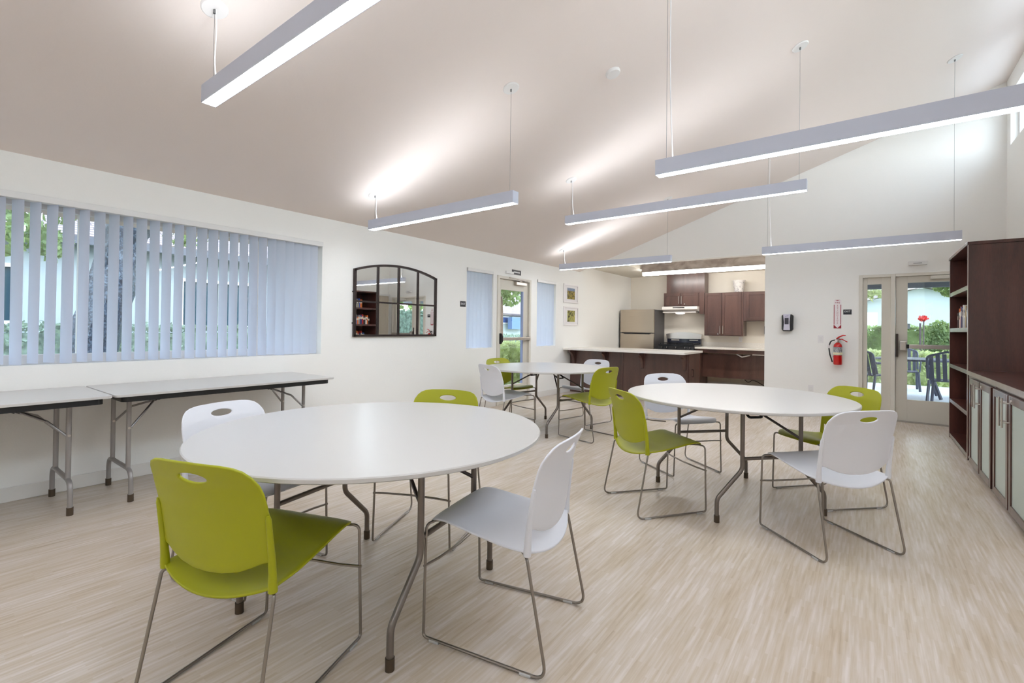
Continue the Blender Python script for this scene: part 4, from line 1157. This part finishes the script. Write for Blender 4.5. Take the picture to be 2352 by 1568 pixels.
leaves(b, 140, ell((-7.1, 1.08, 2.08), .3, .16, .16, 0), .045); leaves(b, 260, ell((-7.1, 2.35, 2.5), .4, .35, .3, 0), .05); leaves(b, 1500, ell((-7.0, 1.6, 3.6), 2.0, 2.4, .9, 0), .07)
b.build('crown', LEAFA, r)
def tree(x, y, h, cr, label, m=LEAFA, n=2600, rz=None, size=.12):
    r = empty('tree', (x, y, -.1)); tag(r, label, 'tree')
    b = MB(); b.tube([(x, y, -.1), (x + .05, y, h * .35), (x, y + .1, h * .6), (x + .1, y, h * .85)], [.16, .13, .1, .04], n=12); b.build('trunk', BARKB, r, smooth=True)
    b = MB(); rz = rz or cr * .75
    for k in range(7):
        a = 2 * pi * k / 7; c = (x + cr * .5 * cos(a), y + cr * .5 * sin(a), h + rz * .35 * sin(k * 2.3)); leaves(b, n // 7, ell(c, cr * .62, cr * .62, rz * .7, .1), size)
    b.build('crown', m, r)
tree(-9.3, 11.6, 2.9, 1.2, 'leafy tree seen through the top of the glazed side door', n=4200, size=.1)
tree(-.7, 17.0, 2.85, 1.3, 'lime green tree seen through the sidelight', LEAFB, 4200, 1.0)
tree(2.3, 17.0, 3.1, 1.3, 'green tree with low branches above the patio', LEAFA, 4200, .9)
tree(4.5, 44, 5.2, 4.2, 'tall lime tree behind the white gabled house', LEAFB, 4000, 3.0, .3)
tree(-3.4, 50, 5.6, 4.0, 'broad lime tree far behind the sidelight', LEAFB, 4000, 3.0, .3)
tree(-20, 4, 5.5, 3.0, 'tall tree beyond the pale shingle roof', LEAFA, 3000, 2.4, .2)

tree(9.5, 15, 3.2, 2.2, 'green tree right of the patio, seen only in the mirror', n=3000, size=.14)

# neighbouring house west
WA, WB = 3.58, 4.95
r = empty('house', (-11, 2, -.1)); tag(r, 'white house with a pale shingle roof outside the wide window', 'house')
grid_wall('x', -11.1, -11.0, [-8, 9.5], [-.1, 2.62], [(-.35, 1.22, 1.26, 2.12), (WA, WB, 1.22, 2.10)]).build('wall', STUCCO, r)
b = MB(); b.prism([(-10.55, 2.60), (-14.2, 4.45), (-14.2, 4.57), (-10.5, 2.70)], 'y', -8.5, 10); b.build('roof', SHING, r)
b = MB(); b.box(-10.56, -10.50, -8.5, 10, 2.56, 2.69); b.build('fascia', FASCIA, r)
b = MB(); b.box(-11.0, -10.56, -8.5, 10, 2.60, 2.62); b.build('soffit', STUCCO, r)
for (a, c, z0, z1) in ((-.35, 1.22, 1.26, 2.12), (WA, WB, 1.22, 2.10)):
    f = MB(); t = .06; f.box(-11.04, -10.96, a - t, c + t, z0 - t, z0); f.box(-11.04, -10.96, a - t, c + t, z1, z1 + t); f.box(-11.04, -10.96, a - t, a, z0, z1); f.box(-11.04, -10.96, c, c + t, z0, z1); f.box(-11.04, -10.97, (a + c) / 2 - .03, (a + c) / 2 + .03, z0, z1)
    fo = f.build('window', METALW, r); MB().box(-11.07, -11.05, a, c, z0, z1).build('pane', TEAL, fo)
# house beyond the side door
r = empty('house', (-17, 22, -.1)); tag(r, 'low white building with blue windows seen through the glazed side door', 'house')
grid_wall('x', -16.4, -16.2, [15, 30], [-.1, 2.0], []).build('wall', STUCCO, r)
b = MB(); b.prism([(-15.8, 1.95), (-19.5, 3.6), (-19.5, 3.7), (-15.7, 2.05)], 'y', 14.5, 30.5); b.build('roof', SHING, r)
for a in (19.3, 20.4, 21.5):
    f = MB(); f.box(-16.2, -16.15, a, a + .75, 1.5, 1.9); fo = f.build('window', METALW, r); MB().box(-16.15, -16.14, a + .06, a + .7, 1.55, 1.85).build('pane', mat('blue_glass', srgb(60, 84, 140), .2), fo)
MB().box(-15.9, -15.6, 20.7, 22.4, 1.2, 1.85).build('awning', mat('blue_canvas', srgb(84, 108, 148), .8), r)
# gabled house behind patio
r = empty('house', (2.5, 34, -.1)); tag(r, 'white gabled house beyond the patio hedge', 'house')
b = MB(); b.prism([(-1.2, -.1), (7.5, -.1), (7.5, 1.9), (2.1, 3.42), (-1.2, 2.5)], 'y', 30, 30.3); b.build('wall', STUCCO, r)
b = MB(); b.prism([(-1.8, 2.34), (2.1, 3.46), (2.1, 3.60), (-1.8, 2.48)], 'y', 29.5, 38); b.prism([(2.1, 3.46), (8.0, 1.82), (8.0, 1.96), (2.1, 3.60)], 'y', 29.5, 38); b.build('roof', mat('grey_shingle', srgb(150, 142, 144), .9, var=.15, vscale=6), r)
for wx in (-.9,):
    f = MB(); f.box(wx - .9, wx + 1.3, 29.93, 30.0, 1.3, 2.25); fo = f.build('window', METALW, r)
    MB().box(wx - .8, wx + .1, 29.91, 29.93, 1.38, 2.18).build('pane', mat('grey_blue_glass', srgb(110, 135, 160), .2), fo); MB().box(wx + .25, wx + 1.2, 29.91, 29.93, 1.38, 2.18).build('pane', mat('pale_glass', srgb(190, 205, 220), .2), fo)
# red ornament and dark post
r = empty('garden_ornament', (1.15, 16.5, 0)); tag(r, 'red flower-shaped garden ornament on dark stems above the hedge', 'ornament')
b = MB(); blob(b, (1.18, 16.5, 1.62), .085, .06, .06); leaves(b, 120, ell((1.18, 16.5, 1.62), .11, .08, .08, .2), .03); b.build('flower_head', mat('red_petals', srgb(206, 44, 44), .6), r)
b = MB(); b.tube([(1.19, 16.5, 0), (1.19, 16.5, 1.6)], .015); b.tube([(1.12, 16.52, 0), (1.12, 16.5, 1.5)], .022); b.build('stem', mat('dark_stem', srgb(70, 60, 66), .6), r)
r = empty('mailbox', (.88, 17.6, 0)); tag(r, 'small dark box on a post above the hedge', 'mailbox')
MB().box(.79, .97, 17.5, 17.8, 1.36, 1.5).build('box', FASCIA, r); MB().box(.86, .90, 17.6, 17.64, 0, 1.36).build('post', FASCIA, r)

# patio furniture
r = empty('patio_table', (.75, 11.9, 0)); tag(r, 'dark slate patio table behind the back door glass', 'table')
MB().prism([(.75 + .62 * cos(2 * pi * i / 32), 12.2 + .62 * sin(2 * pi * i / 32)) for i in range(32)], 'z', .70, .735).build('tabletop', PLASTB, r, bevel=.006)
for a in (45, 135, 225, 315):
    b = MB(); cx_, cy_ = cos(radians(a)), sin(radians(a))
    b.tube([(.75 + .28 * cx_, 12.2 + .28 * cy_, .70), (.75 + .34 * cx_, 12.2 + .34 * cy_, .4), (.75 + .50 * cx_, 12.2 + .50 * cy_, .0)], .028, n=8); b.build('leg', PLASTB, r, smooth=True)
def patio_chair():
    r = empty('patio_chair', (0, 0, 0))
    b = MB()
    for k in range(5): b.box(-.24, .24, -.22 + k * .10, -.135 + k * .10, .40, .42)
    b.build('seat', PLASTB, r, local=True)
    b = MB()
    for k in range(6):
        x = -.215 + k * .086
        b.prism([(-.22, .42), (-.205, .42), (-.33, .86 + .03 * sin(pi * k / 5)), (-.345, .86 + .03 * sin(pi * k / 5))], 'x', x - .028, x + .028)
    b.build('backrest', PLASTB, r, local=True)
    b = MB(); b.tube(fillet([(-.27, -.22, .45), (-.27, -.34, .84), (0, -.37, .93), (.27, -.34, .84), (.27, -.22, .45)], .08), .02, n=8); b.build('back_frame', PLASTB, r, local=True, smooth=True)
    for s in (-1, 1):
        b = MB(); b.tube([(s * .25, .24, .42), (s * .28, .27, 0)], .022, n=8); b.build('leg', PLASTB, r, local=True, smooth=True)
        b = MB(); b.tube([(s * .25, -.24, .42), (s * .27, -.34, 0)], .022, n=8); b.build('leg', PLASTB, r, local=True, smooth=True)
        b = MB(); b.tube(fillet([(s * .27, .26, .42), (s * .29, .28, .64), (s * .29, -.28, .66)], .06), .022, n=8, ry=.014); b.build('arm', PLASTB, r, local=True, smooth=True)
    return r
pc = patio_chair()
for i, (x, y, a, lab) in enumerate([(1.17, 11.25, -12, 'dark slatted patio chair with its back to the door, right edge of the glass'),
                                    (.06, 11.85, -35, 'dark patio chair seen through the narrow sidelight'),
                                    (.62, 13.45, 180, 'dark patio chair on the far side of the patio table'),
                                    (1.75, 12.5, 95, 'dark patio chair right of the patio table, mostly hidden by the bookcase')]):
    c = pc if i == 0 else copy_tree(pc)
    c.location = (x, y, -.012); c.rotation_euler = (0, 0, radians(a)); tag(c, lab, 'chair', 'patio chairs')
